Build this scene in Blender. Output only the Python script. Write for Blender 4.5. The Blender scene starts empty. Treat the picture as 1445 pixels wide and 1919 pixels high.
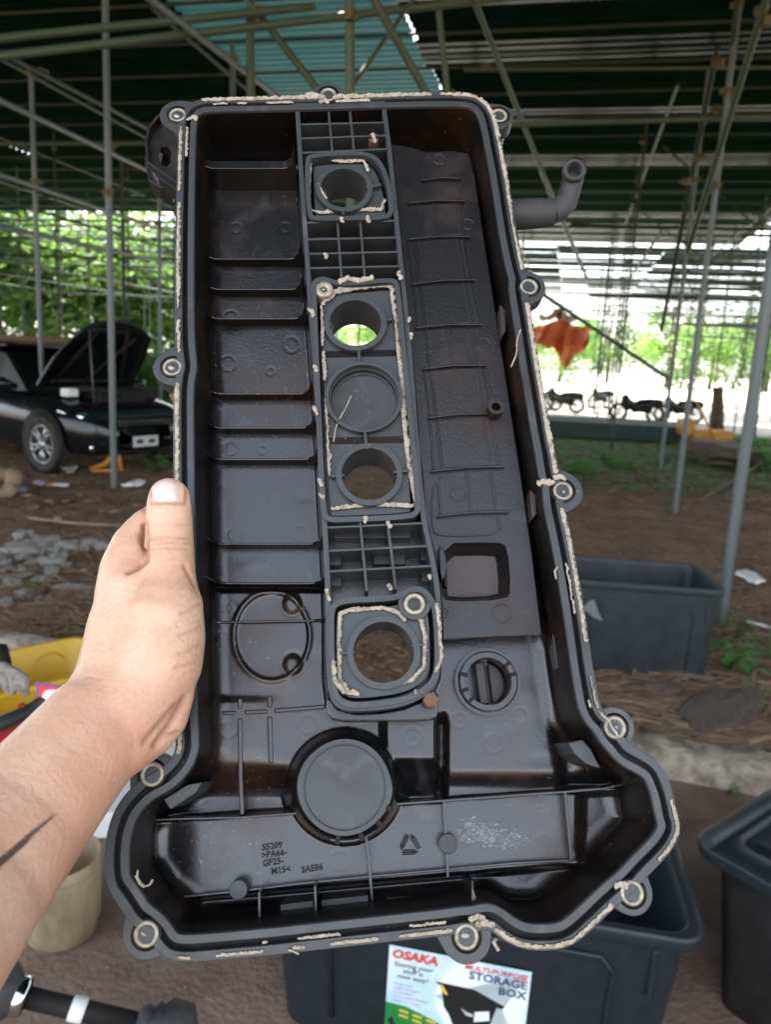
import bpy, bmesh, math, random
import numpy as np
from mathutils import Vector, Matrix
from mathutils.geometry import tessellate_polygon
from mathutils import noise as mnoise
random.seed(7); np.random.seed(7)
R = math.radians; PI = math.pi
S = bpy.context.scene; COL = S.collection

# ------------------------------------------------------------------ camera, sky, sun, exposure
W0, H0, F0 = 1445.0, 1919.0, 1443.0
EYE = Vector((0, 0, 1.55))
YAW, PITCH, ROLL = 12.8, 11.3, 3.0
CR = Matrix.Rotation(R(YAW), 3, 'Z') @ Matrix.Rotation(R(90 - PITCH), 3, 'X') @ Matrix.Rotation(R(ROLL), 3, 'Z')
cd = bpy.data.cameras.new('camera'); cam = bpy.data.objects.new('camera', cd); COL.objects.link(cam)
cam.matrix_world = Matrix.Translation(EYE) @ CR.to_4x4()
cd.sensor_fit = 'VERTICAL'; cd.sensor_height = 24; cd.sensor_width = 24
cd.lens = 24 * F0 / H0; cd.clip_start = 0.02; cd.clip_end = 900
cd.dof.use_dof = True; cd.dof.focus_distance = 0.44; cd.dof.aperture_fstop = 8.5
S.camera = cam
w = bpy.data.worlds.new('World'); S.world = w; w.use_nodes = True
nt = w.node_tree; bg = nt.nodes['Background']
sky = nt.nodes.new('ShaderNodeTexSky'); sky.sky_type = 'NISHITA'; sky.sun_disc = False
SUN_EL, SUN_AZ = 58.0, -28.0
sky.sun_elevation = R(SUN_EL); sky.sun_rotation = R(SUN_AZ); sky.dust_density = 3.0; sky.air_density = 1.0
hs = nt.nodes.new('ShaderNodeHueSaturation'); hs.inputs['Saturation'].default_value = .38
nt.links.new(sky.outputs[0], hs.inputs['Color']); nt.links.new(hs.outputs[0], bg.inputs[0]); bg.inputs[1].default_value = 0.15
sl = bpy.data.lights.new('sun', 'SUN'); sl.energy = 4.2; sl.angle = R(0.6); sl.color = (1, .95, .87)
so = bpy.data.objects.new('sun', sl); COL.objects.link(so)
sd = Vector((math.sin(R(SUN_AZ)) * math.cos(R(SUN_EL)), math.cos(R(SUN_AZ)) * math.cos(R(SUN_EL)), math.sin(R(SUN_EL))))
so.rotation_euler = sd.to_track_quat('Z', 'Y').to_euler(); so.location = (0, 0, 30)
S.view_settings.view_transform = 'Standard'; S.view_settings.look = 'None'
S.view_settings.gamma = 1; S.view_settings.use_curve_mapping = False
S.view_settings.exposure = 2.65

# ------------------------------------------------------------------ measuring: photo pixel -> place
def ray(px, py):
    return CR @ Vector(((px - W0 / 2) / F0, -(py - H0 / 2) / F0, -1))
def P(px, py, d): return EYE + ray(px, py) * d
def G(px, py, z=0.0):
    r = ray(px, py); return EYE + r * ((z - EYE.z) / r.z)
def cv(x, y, z): return CR @ Vector((x, -y, -z))            # camera-style axes -> world
CRIGHT = Vector((CR.col[0].x, CR.col[0].y, 0)).normalized()
CBACK = Vector((CR.col[2].x, CR.col[2].y, 0)).normalized()

# ------------------------------------------------------------------ materials
def mat(name, c1, c2=None, scale=6, rough=.6, r2=None, bump=0, bscale=None, metal=0, spec=.5, detail=6, mixlo=.35, mixhi=.65, transl=0, coat=0, sss=0, stretch=None, bdist=.01):
    m = bpy.data.materials.new(name); m.use_nodes = True; n = m.node_tree; L = n.links
    b = n.nodes['Principled BSDF']; b.inputs['Base Color'].default_value = (*c1, 1)
    b.inputs['Roughness'].default_value = rough; b.inputs['Metallic'].default_value = metal
    b.inputs['Specular IOR Level'].default_value = spec; b.inputs['Coat Weight'].default_value = coat
    if sss:
        b.inputs['Subsurface Weight'].default_value = sss; b.inputs['Subsurface Radius'].default_value = (1, .35, .2); b.inputs['Subsurface Scale'].default_value = .006
    tc = n.nodes.new('ShaderNodeTexCoord'); src = tc.outputs['Object']
    if stretch:
        mp = n.nodes.new('ShaderNodeMapping'); mp.inputs['Scale'].default_value = stretch; L.new(src, mp.inputs[0]); src = mp.outputs[0]
    if c2 is not None:
        t = n.nodes.new('ShaderNodeTexNoise'); t.inputs['Scale'].default_value = scale; t.inputs['Detail'].default_value = detail; t.inputs['Roughness'].default_value = .62
        L.new(src, t.inputs[0])
        r = n.nodes.new('ShaderNodeMapRange'); r.inputs[1].default_value = mixlo; r.inputs[2].default_value = mixhi; L.new(t.outputs[0], r.inputs[0])
        mx = n.nodes.new('ShaderNodeMix'); mx.data_type = 'RGBA'; mx.inputs[6].default_value = (*c1, 1); mx.inputs[7].default_value = (*c2, 1)
        L.new(r.outputs[0], mx.inputs[0]); L.new(mx.outputs[2], b.inputs['Base Color'])
        m['mix'] = mx.name
        if r2 is not None:
            rr = n.nodes.new('ShaderNodeMapRange'); rr.inputs[3].default_value = rough; rr.inputs[4].default_value = r2
            L.new(r.outputs[0], rr.inputs[0]); L.new(rr.outputs[0], b.inputs['Roughness'])
    if bump:
        t2 = n.nodes.new('ShaderNodeTexNoise'); t2.inputs['Scale'].default_value = bscale or scale * 4; t2.inputs['Detail'].default_value = 7; L.new(src, t2.inputs[0])
        bp = n.nodes.new('ShaderNodeBump'); bp.inputs['Strength'].default_value = bump; bp.inputs['Distance'].default_value = bdist
        L.new(t2.outputs[0], bp.inputs['Height']); L.new(bp.outputs[0], b.inputs['Normal'])
    if transl:
        tr = n.nodes.new('ShaderNodeBsdfTranslucent'); ms = n.nodes.new('ShaderNodeMixShader'); ms.inputs[0].default_value = transl
        tr.inputs[0].default_value = (*[min(1, x * 1.6) for x in c1], 1)
        L.new(b.outputs[0], ms.inputs[1]); L.new(tr.outputs[0], ms.inputs[2]); L.new(ms.outputs[0], n.nodes['Material Output'].inputs[0])
    return m

# plastic of the cover: black nylon with brown oil film and pale scuffs, all fixed to the part
def cover_plastic(name, base, film, film_hi, rough, scuff=.0):
    m = mat(name, base, film, scale=16, rough=rough, r2=rough + .2, bump=.32, bscale=500, mixlo=.5, mixhi=film_hi, bdist=.0004, spec=.6)
    n = m.node_tree; L = n.links; b = n.nodes['Principled BSDF']; mx = n.nodes[m['mix']]
    tc = n.nodes.new('ShaderNodeTexCoord')
    t = n.nodes.new('ShaderNodeTexNoise'); t.inputs['Scale'].default_value = 420; t.inputs['Detail'].default_value = 3; L.new(tc.outputs['Object'], t.inputs[0])
    r = n.nodes.new('ShaderNodeMapRange'); r.inputs[1].default_value = .66; r.inputs[2].default_value = .72; L.new(t.outputs[0], r.inputs[0])
    t3 = n.nodes.new('ShaderNodeTexNoise'); t3.inputs['Scale'].default_value = 11; L.new(tc.outputs['Object'], t3.inputs[0])
    r3 = n.nodes.new('ShaderNodeMapRange'); r3.inputs[1].default_value = .45; r3.inputs[2].default_value = .62; L.new(t3.outputs[0], r3.inputs[0])
    mu = n.nodes.new('ShaderNodeMath'); mu.operation = 'MULTIPLY'; L.new(r.outputs[0], mu.inputs[0]); L.new(r3.outputs[0], mu.inputs[1])
    m2 = n.nodes.new('ShaderNodeMix'); m2.data_type = 'RGBA'; m2.inputs[7].default_value = (.19, .12, .06, 1)
    L.new(mu.outputs[0], m2.inputs[0]); L.new(mx.outputs[2], m2.inputs[6])
    last = m2
    if scuff:
        t4 = n.nodes.new('ShaderNodeTexNoise'); t4.inputs['Scale'].default_value = 30; t4.inputs['Detail'].default_value = 8; t4.inputs['Distortion'].default_value = 1.2; L.new(tc.outputs['Object'], t4.inputs[0])
        r4 = n.nodes.new('ShaderNodeMapRange'); r4.inputs[1].default_value = .6; r4.inputs[2].default_value = .85; r4.inputs[4].default_value = scuff; L.new(t4.outputs[0], r4.inputs[0])
        m3 = n.nodes.new('ShaderNodeMix'); m3.data_type = 'RGBA'; m3.inputs[7].default_value = (.22, .22, .23, 1)
        L.new(r4.outputs[0], m3.inputs[0]); L.new(m2.outputs[2], m3.inputs[6]); last = m3
    L.new(last.outputs[2], b.inputs['Base Color'])
    return m
M = {}
M['shell'] = cover_plastic('black_nylon_oily', (.0065, .0066, .007), (.026, .0115, .006), .68, .26, .22)
M['shell'].node_tree.nodes['Principled BSDF'].inputs['Specular IOR Level'].default_value = .7
for k_ in ('shell',):
    b_ = M[k_].node_tree.nodes['Principled BSDF']; b_.inputs['Coat Weight'].default_value = .45; b_.inputs['Coat Roughness'].default_value = .24
M['rim'] = cover_plastic('grey_nylon_rim', (.046, .053, .056), (.028, .026, .024), .72, .42, .35)
M['plate'] = cover_plastic('baffle_nylon', (.015, .0145, .015), (.026, .013, .009), .62, .29, .18)
M['dark'] = cover_plastic('oily_shade_nylon', (.008, .0065, .006), (.026, .013, .007), .62, .38)  # brown oil film; the dull dark tone also paints shade into walls and recesses
M['dark'].node_tree.nodes['Principled BSDF'].inputs['Specular IOR Level'].default_value = .22
M['sealant'] = mat('old_sealant', (.50, .44, .35), (.17, .145, .115), 260, .85, bump=.8, bscale=700, bdist=.0008, mixlo=.45, mixhi=.75)
M['sleeve'] = mat('steel_sleeve', (.52, .49, .40), (.26, .22, .16), 220, .42, metal=.3, bump=.3, bscale=500, bdist=.0003)
M['bolt'] = mat('bolt_steel', (.45, .45, .45), (.18, .15, .12), 160, .35, metal=.9)
M['rust'] = mat('rusty_steel', (.16, .08, .05), (.25, .17, .12), 200, .7, metal=.3)
M['rubber'] = mat('rubber_hose', (.035, .037, .04), (.06, .06, .06), 60, .6, bump=.2, bscale=300, bdist=.0005)
M['skin'] = None
M['steel_pipe'] = mat('galvanised_pipe', (.17, .20, .21), (.11, .13, .13), 5, .5, metal=.35)
M['green_pipe'] = mat('green_painted_pipe', (.085, .13, .075), (.045, .07, .04), 4, .55, metal=.1)
M['dark_pipe'] = mat('weathered_pipe', (.032, .052, .034), (.018, .028, .018), 3, .6, metal=.1)
M['clamp'] = mat('brassy_clamp', (.17, .14, .055), (.06, .05, .03), 30, .6, metal=.4)
M['roof'] = mat('roof_sheet_green', (.010, .028, .019), (.006, .016, .011), 1.5, .50, metal=.0, spec=.0)
M['roof_shiny'] = mat('roof_sheet_glossy', (.009, .026, .018), (.005, .015, .010), 1.5, .18, metal=.0, spec=.045)  # glossier copy of the roof sheet, for bright streaks on the right
M['teal'] = mat('roof_sheet_teal', (.014, .055, .055), (.009, .036, .037), 1.5, .5, transl=.09, spec=.1)
M['soil'] = None
M['black_pl'] = mat('black_crate_plastic', (.012, .018, .024), (.018, .025, .029), 30, .42, bump=.25, bscale=500, bdist=.0006)
M['grey_pl'] = mat('dusty_black_plastic', (.017, .024, .027), (.030, .037, .040), 14, .55, bump=.3, bscale=300, bdist=.001)
M['yellow'] = mat('yellow_tub', (.72, .47, .035), (.62, .40, .03), 8, .35, transl=.25)
M['red'] = mat('red_plastic', (.50, .03, .04), (.40, .02, .03), 8, .4)
M['cream'] = mat('cream_pail', (.50, .42, .27), (.25, .19, .12), 13, .5, bump=.2, transl=.25, stretch=(1, 1, .4))
M['white'] = mat('white_foam', (.90, .90, .88), (.84, .84, .82), 12, .7)
M['carpaint'] = mat('black_car_paint', (.006, .007, .009), (.010, .011, .012), 3, .16, coat=.3, spec=.4)
M['glass'] = mat('dark_window', (.006, .007, .007), None, rough=.35, spec=.1)
M['tyre'] = mat('tyre_rubber', (.022, .021, .020), (.06, .05, .04), 14, .85, bump=.4, bscale=40)
M['alloy'] = mat('alloy_rim', (.55, .56, .57), (.3, .29, .27), 30, .35, metal=.8)
M['chrome'] = mat('chrome', (.7, .72, .74), None, rough=.12, metal=1)
M['dullblack'] = mat('dull_black', (.010, .010, .010), (.022, .02, .018), 10, .7, spec=.25)
M['plate_w'] = mat('licence_plate_white', (.62, .64, .62), (.5, .52, .5), 30, .5)
M['leaf'] = mat('leaf_green', (.070, .15, .026), (.022, .045, .012), .55, .55, transl=.40, mixlo=.42, mixhi=.58)
M['leaf2'] = mat('leaf_light', (.14, .25, .05), (.05, .10, .02), .6, .55, transl=.5)
M['leaf3'] = mat('weed_leaf', (.10, .24, .06), (.06, .16, .035), 6, .5, transl=.3)
M['bark'] = mat('bark', (.16, .12, .08), (.08, .06, .045), 7, .9, bump=.6)
M['dry'] = mat('dry_frond', (.42, .29, .18), (.22, .14, .085), 3, .85)
M['dryleaf'] = mat('dry_leaf', (.17, .10, .055), (.34, .23, .13), 5, .85)
M['concrete'] = mat('concrete_kerb', (.52, .45, .36), (.22, .175, .13), 11, .9, bump=1, bscale=24, mixlo=.42, mixhi=.62, bdist=.03)
M['stone'] = mat('grey_rubble', (.48, .48, .44), (.16, .13, .10), 8, .9, bump=.6, bscale=40)
M['brownstone'] = mat('brown_stone', (.17, .13, .10), (.09, .065, .05), 9, .9, bump=.6, bscale=40)
M['orange'] = mat('orange_tarp', (.42, .09, .03), (.50, .24, .08), 1.6, .8, transl=.3, mixlo=.44, mixhi=.56)
M['orange2'] = mat('orange_plastic', (.65, .30, .04), (.5, .2, .03), 8, .5)
M['bead_green'] = mat('green_panel', (.05, .10, .08), (.07, .12, .10), 3, .5)
M['scrap_grey'] = mat('torn_paper', (.20, .21, .21), (.12, .13, .13), 40, .8)
M['cloth'] = mat('grey_glove', (.40, .38, .35), (.20, .18, .16), 60, .95, bump=.5, bscale=200, bdist=.003)
M['paper'] = mat('sticker_sky', (.42, .72, .85), (.80, .88, .90), 9, .4)
M['s_red'] = mat('print_red', (.75, .07, .04), None, rough=.45)
M['s_navy'] = mat('print_navy', (.05, .07, .16), None, rough=.45)
M['s_black'] = mat('print_black', (.015, .016, .015), None, rough=.45)
M['s_green'] = mat('print_green', (.02, .25, .06), None, rough=.45)
M['s_yel'] = mat('print_yellow', (.8, .55, .05), None, rough=.45)
M['s_white'] = mat('print_white', (.85, .88, .9), None, rough=.45)
M['s_lilac'] = mat('print_lilac', (.52, .45, .60), None, rough=.45)
M['s_ltblue'] = mat('print_light_blue', (.86, .94, .96), None, rough=.45)
M['s_purple'] = mat('print_purple', (.25, .10, .35), None, rough=.45)

# skin with joint creases, mottling and the tattoo line
def skin_mat():
    m = mat('skin', (.75, .47, .32), (.79, .55, .40), 38, .36, bump=.7, bscale=380, bdist=.0008, sss=.25, spec=.45)
    n = m.node_tree; L = n.links; b = n.nodes['Principled BSDF']; mx = n.nodes[m['mix']]
    geo = n.nodes.new('ShaderNodeNewGeometry')
    t = n.nodes.new('ShaderNodeTexNoise'); t.inputs['Scale'].default_value = 16; L.new(geo.outputs['Position'], t.inputs[0]); t.inputs['Detail'].default_value = 6
    r = n.nodes.new('ShaderNodeMapRange'); r.inputs[1].default_value = .45; r.inputs[2].default_value = .72; r.inputs[4].default_value = .7; L.new(t.outputs[0], r.inputs[0])
    m1 = n.nodes.new('ShaderNodeMix'); m1.data_type = 'RGBA'; m1.inputs[7].default_value = (.58, .25, .16, 1)
    L.new(r.outputs[0], m1.inputs[0]); L.new(mx.outputs[2], m1.inputs[6])
    at = n.nodes.new('ShaderNodeAttribute'); at.attribute_name = 'ink'
    m2 = n.nodes.new('ShaderNodeMix'); m2.data_type = 'RGBA'; m2.inputs[7].default_value = (.045, .05, .055, 1)
    L.new(at.outputs['Fac'], m2.inputs[0])
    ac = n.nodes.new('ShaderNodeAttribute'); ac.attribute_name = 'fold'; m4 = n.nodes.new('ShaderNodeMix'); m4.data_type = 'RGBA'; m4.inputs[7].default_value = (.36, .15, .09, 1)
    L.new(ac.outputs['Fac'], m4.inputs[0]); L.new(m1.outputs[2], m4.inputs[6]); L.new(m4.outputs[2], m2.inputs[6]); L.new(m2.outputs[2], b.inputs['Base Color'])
    return m
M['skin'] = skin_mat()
M['nail'] = mat('nail', (.80, .62, .55), (.86, .72, .66), 60, .2, spec=.7)

# ------------------------------------------------------------------ mesh helpers
class MB:
    def __init__(s): s.v = []; s.f = []; s.sm = []
    def add(s, vs, fs, sm=False):
        o = len(s.v); s.v += [tuple(v) for v in vs]; s.f += [tuple(i + o for i in f) for f in fs]; s.sm += [sm] * len(fs); return s
    def box(s, x0, x1, y0, y1, z0, z1, T=None):
        vs = [Vector((x, y, z)) for z in (z0, z1) for y in (y0, y1) for x in (x0, x1)]
        if T: vs = [T @ v for v in vs]
        return s.add(vs, [(0, 2, 3, 1), (4, 5, 7, 6), (0, 1, 5, 4), (2, 6, 7, 3), (0, 4, 6, 2), (1, 3, 7, 5)])
    def tube(s, pts, rad, n=10, caps=True, sm=True, flat=1.0, up=None):
        pts = [Vector(p) for p in pts]; k = len(pts)
        rs = rad if isinstance(rad, (list, tuple)) else [rad] * k
        vs = []; prev = None
        for i, p in enumerate(pts):
            t = (pts[min(i + 1, k - 1)] - pts[max(i - 1, 0)]).normalized()
            if prev is None:
                a = Vector(up) if up else (Vector((0, 0, 1)) if abs(t.z) < .9 else Vector((1, 0, 0)))
                e1 = (a - t * a.dot(t)).normalized()
            else: e1 = (prev - t * prev.dot(t)).normalized()
            prev = e1; e2 = t.cross(e1)
            for j in range(n):
                a = 2 * PI * j / n; vs.append(p + e1 * (math.cos(a) * rs[i] * flat) + e2 * (math.sin(a) * rs[i]))
        fs = [(i * n + j, i * n + (j + 1) % n, (i + 1) * n + (j + 1) % n, (i + 1) * n + j) for i in range(k - 1) for j in range(n)]
        s.add(vs, fs, sm)
        if caps:
            o = len(s.v) - len(vs); s.f += [tuple(o + j for j in reversed(range(n))), tuple(o + (k - 1) * n + j for j in range(n))]; s.sm += [False, False]
        return s
    def prism(s, poly, z1, z0, holes=(), sm=False):
        """poly list of (x,y); walls + caps; z1 top"""
        loops = [[(p[0], p[1]) for p in poly]] + [[(p[0], p[1]) for p in h] for h in holes]
        flat = [p for l in loops for p in l]; n = len(flat)
        vs = [(p[0], p[1], z1) for p in flat] + [(p[0], p[1], z0) for p in flat]
        if holes: tris = tessellate_polygon([[Vector((p[0], p[1], 0)) for p in l] for l in loops])
        else: tris = [tuple(range(n))]
        fs = []
        for t in tris:
            ar = sum(flat[t[i]][0] * flat[t[(i + 1) % len(t)]][1] - flat[t[(i + 1) % len(t)]][0] * flat[t[i]][1] for i in range(len(t)))
            tt = tuple(t) if ar > 0 else tuple(reversed(t))
            fs.append(tt); fs.append(tuple(n + i for i in reversed(tt)))
        o = 0
        for li, l in enumerate(loops):
            k = len(l); ar = sum(l[i][0] * l[(i + 1) % k][1] - l[(i + 1) % k][0] * l[i][1] for i in range(k))
            out = (ar > 0) == (li == 0)
            for i in range(k):
                a, b = o + i, o + (i + 1) % k
                fs.append((a, n + a, n + b, b) if out else (a, b, n + b, n + a))
            o += k
        return s.add(vs, fs, sm)
    def lathe(s, prof, n=24, T=None, sm=True, closed=False):
        vs = []; k = len(prof)
        for r, z in prof:
            for j in range(n):
                a = 2 * PI * j / n; v = Vector((r * math.cos(a), r * math.sin(a), z)); vs.append(T @ v if T else v)
        fs = [(i * n + j, i * n + (j + 1) % n, ((i + 1) % k) * n + (j + 1) % n, ((i + 1) % k) * n + j) for i in range(k if closed else k - 1) for j in range(n)]
        return s.add(vs, fs, sm)
    def mesh(s, name):
        m = bpy.data.meshes.new(name); m.from_pydata(s.v, [], s.f); m.polygons.foreach_set('use_smooth', s.sm); m.update(); return m
def setp(o, label=None, cat=None, group=None, kind=None):
    for k, v in (('label', label), ('category', cat), ('group', group), ('kind', kind)):
        if v: o[k] = v
    return o
def obj(name, mb, m, parent=None, bevel=0, seg=2, **kw):
    me = mb.mesh(name) if isinstance(mb, MB) else mb
    if m and not me.materials: me.materials.append(m)
    o = bpy.data.objects.new(name, me); COL.objects.link(o)
    if parent: o.parent = parent
    if bevel:
        b = o.modifiers.new('bevel', 'BEVEL'); b.width = bevel; b.segments = seg; b.limit_method = 'ANGLE'; b.angle_limit = R(40); b.harden_normals = False
    return setp(o, **kw)
def thing(name, label, cat, Mx=None, group=None):
    o = bpy.data.objects.new(name, None); COL.objects.link(o); o.empty_display_size = .05
    if Mx is not None: o.matrix_world = Mx
    return setp(o, label, cat, group)
KIDS = {}
def copy_tree(o, parent=None):
    c = o.copy(); COL.objects.link(c)
    if parent: c.parent = parent
    for ch in [x for x in KIDCACHE if x.parent == o]: copy_tree(ch, c)
    return c
def frame(p, x, z=Vector((0, 0, 1))):
    x = x.normalized(); y = z.cross(x).normalized(); z = x.cross(y)
    m = Matrix((x, y, z)).transposed().to_4x4(); m.translation = p; return m
def chaikin(p, it=2, closed=True):
    for _ in range(it):
        q = []
        n = len(p)
        for i in range(n if closed else n - 1):
            a, b = p[i], p[(i + 1) % n]
            q += [(a[0] * .75 + b[0] * .25, a[1] * .75 + b[1] * .25), (a[0] * .25 + b[0] * .75, a[1] * .25 + b[1] * .75)]
        if not closed: q = [p[0]] + q + [p[-1]]
        p = q
    return p
def circle(c, r, n=32, a0=0): return [(c[0] + r * math.cos(a0 + 2 * PI * i / n), c[1] + r * math.sin(a0 + 2 * PI * i / n)) for i in range(n)]
def text_mesh(s, size, ext=0.0, align='LEFT', shear=0, bold=0):
    c = bpy.data.curves.new('lettering', 'FONT'); c.body = s; c.size = size; c.extrude = ext; c.align_x = align; c.shear = shear; c.offset = bold
    c.resolution_u = 2
    o = bpy.data.objects.new('t', c); COL.objects.link(o)
    dg = bpy.context.evaluated_depsgraph_get(); me = bpy.data.meshes.new_from_object(o.evaluated_get(dg))
    bpy.data.objects.remove(o); bpy.data.curves.remove(c); return me

# ------------------------------------------------------------------ ground
def soil_mat():
    m = bpy.data.materials.new('soil'); m.use_nodes = True; n = m.node_tree; L = n.links; b = n.nodes['Principled BSDF']; b.inputs['Roughness'].default_value = .95; b.inputs['Specular IOR Level'].default_value = .15
    tc = n.nodes.new('ShaderNodeTexCoord'); O = tc.outputs['Object']
    def no(sc, d=6, dist=0):
        t = n.nodes.new('ShaderNodeTexNoise'); t.inputs['Scale'].default_value = sc; t.inputs['Detail'].default_value = d; t.inputs['Distortion'].default_value = dist; L.new(O, t.inputs[0]); return t.outputs[0]
    def mr(x, a, b_, c=0, d=1):
        r = n.nodes.new('ShaderNodeMapRange'); r.inputs[1].default_value = a; r.inputs[2].default_value = b_; r.inputs[3].default_value = c; r.inputs[4].default_value = d; L.new(x, r.inputs[0]); return r.outputs[0]
    def mix(f, a, c):
        x = n.nodes.new('ShaderNodeMix'); x.data_type = 'RGBA'; L.new(f, x.inputs[0])
        for i, q in ((6, a), (7, c)):
            if isinstance(q, tuple): x.inputs[i].default_value = (*q, 1)
            else: L.new(q, x.inputs[i])
        return x.outputs[2]
    a = mix(mr(no(2.2), .4, .62), (.15, .088, .054), (.26, .165, .10))
    a = mix(mr(no(28, 8), .52, .66), a, (.32, .23, .15))
    a = mix(mr(no(11, 5, 1), .60, .68), a, (.06, .04, .028))
    a = mix(mr(no(90, 3), .64, .70), a, (.27, .22, .16))
    sp = n.nodes.new('ShaderNodeSeparateXYZ'); L.new(O, sp.inputs[0])
    ny = n.nodes.new('ShaderNodeMath'); ny.operation = 'MULTIPLY_ADD'; L.new(no(.35), ny.inputs[0]); ny.inputs[1].default_value = 6; L.new(sp.outputs[1], ny.inputs[2])
    g = mix(mr(no(6), .35, .65), (.07, .13, .03), (.14, .15, .06))
    a = mix(mr(ny.outputs[0], 13.5, 17.5), a, g)
    pale = mix(mr(no(1.2), .3, .7), (.42, .41, .36), (.52, .50, .44))
    a = mix(mr(ny.outputs[0], 24, 26), a, pale)
    L.new(a, b.inputs['Base Color'])
    bp = n.nodes.new('ShaderNodeBump'); bp.inputs['Strength'].default_value = .9; bp.inputs['Distance'].default_value = .02; L.new(no(35, 10), bp.inputs['Height']); L.new(bp.outputs[0], b.inputs['Normal'])
    return m
M['soil'] = soil_mat()
def ghz(x, y):
    return .035 * mnoise.noise(Vector((x * 1.1, y * 1.1, 0))) + .015 * mnoise.noise(Vector((x * 4, y * 4, 3)))
mb = MB()
xs = [-400, -120, -50, -25] + [-14 + i * .25 for i in range(113)] + [25, 50, 120, 400]
ys = [-400, -100, -30, -8] + [-2 + i * .25 for i in range(81)] + [25, 35, 60, 120, 500]
vs = []
for y in ys:
    for x in xs:
        near = 1.0 if (-14 <= x <= 14 and 2.2 < y < 18) else 0.0
        f = max(0, min(1, (y - 2.4) / 1.0)) * max(0, min(1, (18 - y) / 4)) * near
        vs.append((x, y, ghz(x, y) * f))
nx = len(xs)
mb.add(vs, [(j * nx + i, j * nx + i + 1, (j + 1) * nx + i + 1, (j + 1) * nx + i) for j in range(len(ys) - 1) for i in range(nx - 1)], True)
obj('ground', mb, M['soil'], kind='structure')
# working floor nearer than the kerb: rough brown slab, 4 mm proud
M['slab'] = mat('worn_brown_concrete', (.17, .112, .082), (.26, .185, .14), 5, .9, bump=.7, bscale=60, bdist=.01, mixlo=.35, mixhi=.6)
k0, k1 = G(1240, 1440), G(1445, 1475); kd = (k1 - k0).normalized(); kn = Vector((kd.y, -kd.x, 0))
if kn.dot(CBACK) < 0: kn = -kn
mb = MB(); a = k0 - kd * 7; b = k0 + kd * 6
nseg = 60; v = []
for j in range(nseg + 1):
    for i in range(nseg + 1):
        q = a + (b - a) * (i / nseg) + kn * (6 * j / nseg); v.append((q.x, q.y, .006))
mb.add(v, [(j * 61 + i, j * 61 + i + 1, (j + 1) * 61 + i + 1, (j + 1) * 61 + i) for j in range(60) for i in range(60)])
obj('pavement', mb, M['slab'], kind='structure')
# concrete kerb
mb = MB(); n = 60; pts = []; vs = []
for i in range(n + 1):
    q = k0 + kd * (-4.0 + 7.5 * i / n)
    for (dn, z) in ((-.10, -.05), (-.10, .085), (-.07, .105), (.06, .11), (.09, .09), (.10, -.05)):
        nz = .018 * mnoise.noise(Vector((i * .9, dn * 30, z * 30)))
        vs.append(q + kn * (dn + nz) + Vector((0, 0, z + nz)))
mb.add(vs, [(i * 6 + j, (i + 1) * 6 + j, (i + 1) * 6 + j + 1, i * 6 + j + 1) for i in range(n) for j in range(5)], True)
obj('kerb', mb, M['concrete'], label='rough pale concrete kerb lying between the dry litter and the brown floor', cat='kerb')

# ------------------------------------------------------------------ canopy roof
RZ = 6.0
mb = MB(); n = 45; w_, l_ = 1.06, 7.9; vs = []
for i in range(n + 1):
    t = i / n; y = (t - .5) * w_; ph = (t * 5) % 1
    z = .035 * (1 if ph < .22 else (1 - (ph - .22) / .12) if ph < .34 else 0 if ph < .88 else (ph - .88) / .12)
    vs += [(-l_ / 2, y, z), (l_ / 2, y, z)]
mb.add(vs, [(2 * i, 2 * i + 1, 2 * i + 3, 2 * i + 2) for i in range(n)])
sheet = mb.mesh('roof_sheet'); sheet.materials.append(M['roof']); sheet_s = mb.mesh('roof_sheet'); sheet_s.materials.append(M['roof_shiny']); sheet_t = mb.mesh('roof_sheet'); sheet_t.materials.append(M['teal'])
can = thing('canopy', 'wide dark green corrugated metal canopy roof over the scaffold yard', 'canopy', Matrix.Translation((0, 0, 0)))
xa, xb = G(270, 0, RZ).x, G(735, 0, RZ).x
rows = 34; cnt = 0
strips = [((xa + xb) / 2, xb - xa, 1)]
x = xb + .03
while x < 22: strips.append((x + l_ / 2, l_, 0)); x += l_ - .06
x = xa + .16
while x > -24: strips.append((x - l_ / 2, l_, 0)); x -= l_ - .06
Y0 = -1.9
for si, (xc, ln, teal) in enumerate(strips):
    for j in range(rows):
        y = Y0 + j * 1.03
        if y > (25 if xc < -4 else 31): continue
        if xc > 1.5 and y > 13 and random.random() < (y - 11) / 24: continue
        if cnt > 296: continue
        o = bpy.data.objects.new('roof_sheet', sheet_t if teal else sheet_s if (xc > 1 and random.random() < .65) else sheet); COL.objects.link(o); o.parent = can; cnt += 1
        if xc > 1.5 and y > 8 and random.random() < .5: ysc = random.choice((.95, .93, .90))
        else: ysc = 1
        o.location = (xc + random.uniform(-.04, .04), y, RZ + .05 + .012 * (j % 2) + .006 * (si % 2) + (.07 if teal else 0)); o.scale = ((ln + (.30 if teal and y < 7.5 else 0)) / l_, ysc, 1)
        o.rotation_euler = (random.uniform(-.012, .012), random.uniform(-.002, .002), random.uniform(-.003, .003))
mb = MB(); rr_ = random.Random(12); yy = 31.2
while yy < 54:
    xx = -9.0
    while xx < 30:
        if rr_.random() < .52:
            zz = RZ + .05 + rr_.uniform(-.03, .05)
            for q in range(5):
                y0_ = yy + q * .2; mb.add([(xx, y0_, zz), (xx + 4, y0_, zz), (xx + 4, y0_ + .1, zz + .035), (xx, y0_ + .1, zz + .035), (xx, y0_ + .2, zz), (xx + 4, y0_ + .2, zz)], [(0, 1, 2, 3), (3, 2, 5, 4)])
        xx += 4.02
    yy += 1.1
obj('far_roof_sheets', mb, M['roof_shiny'], can, kind='stuff')
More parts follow.
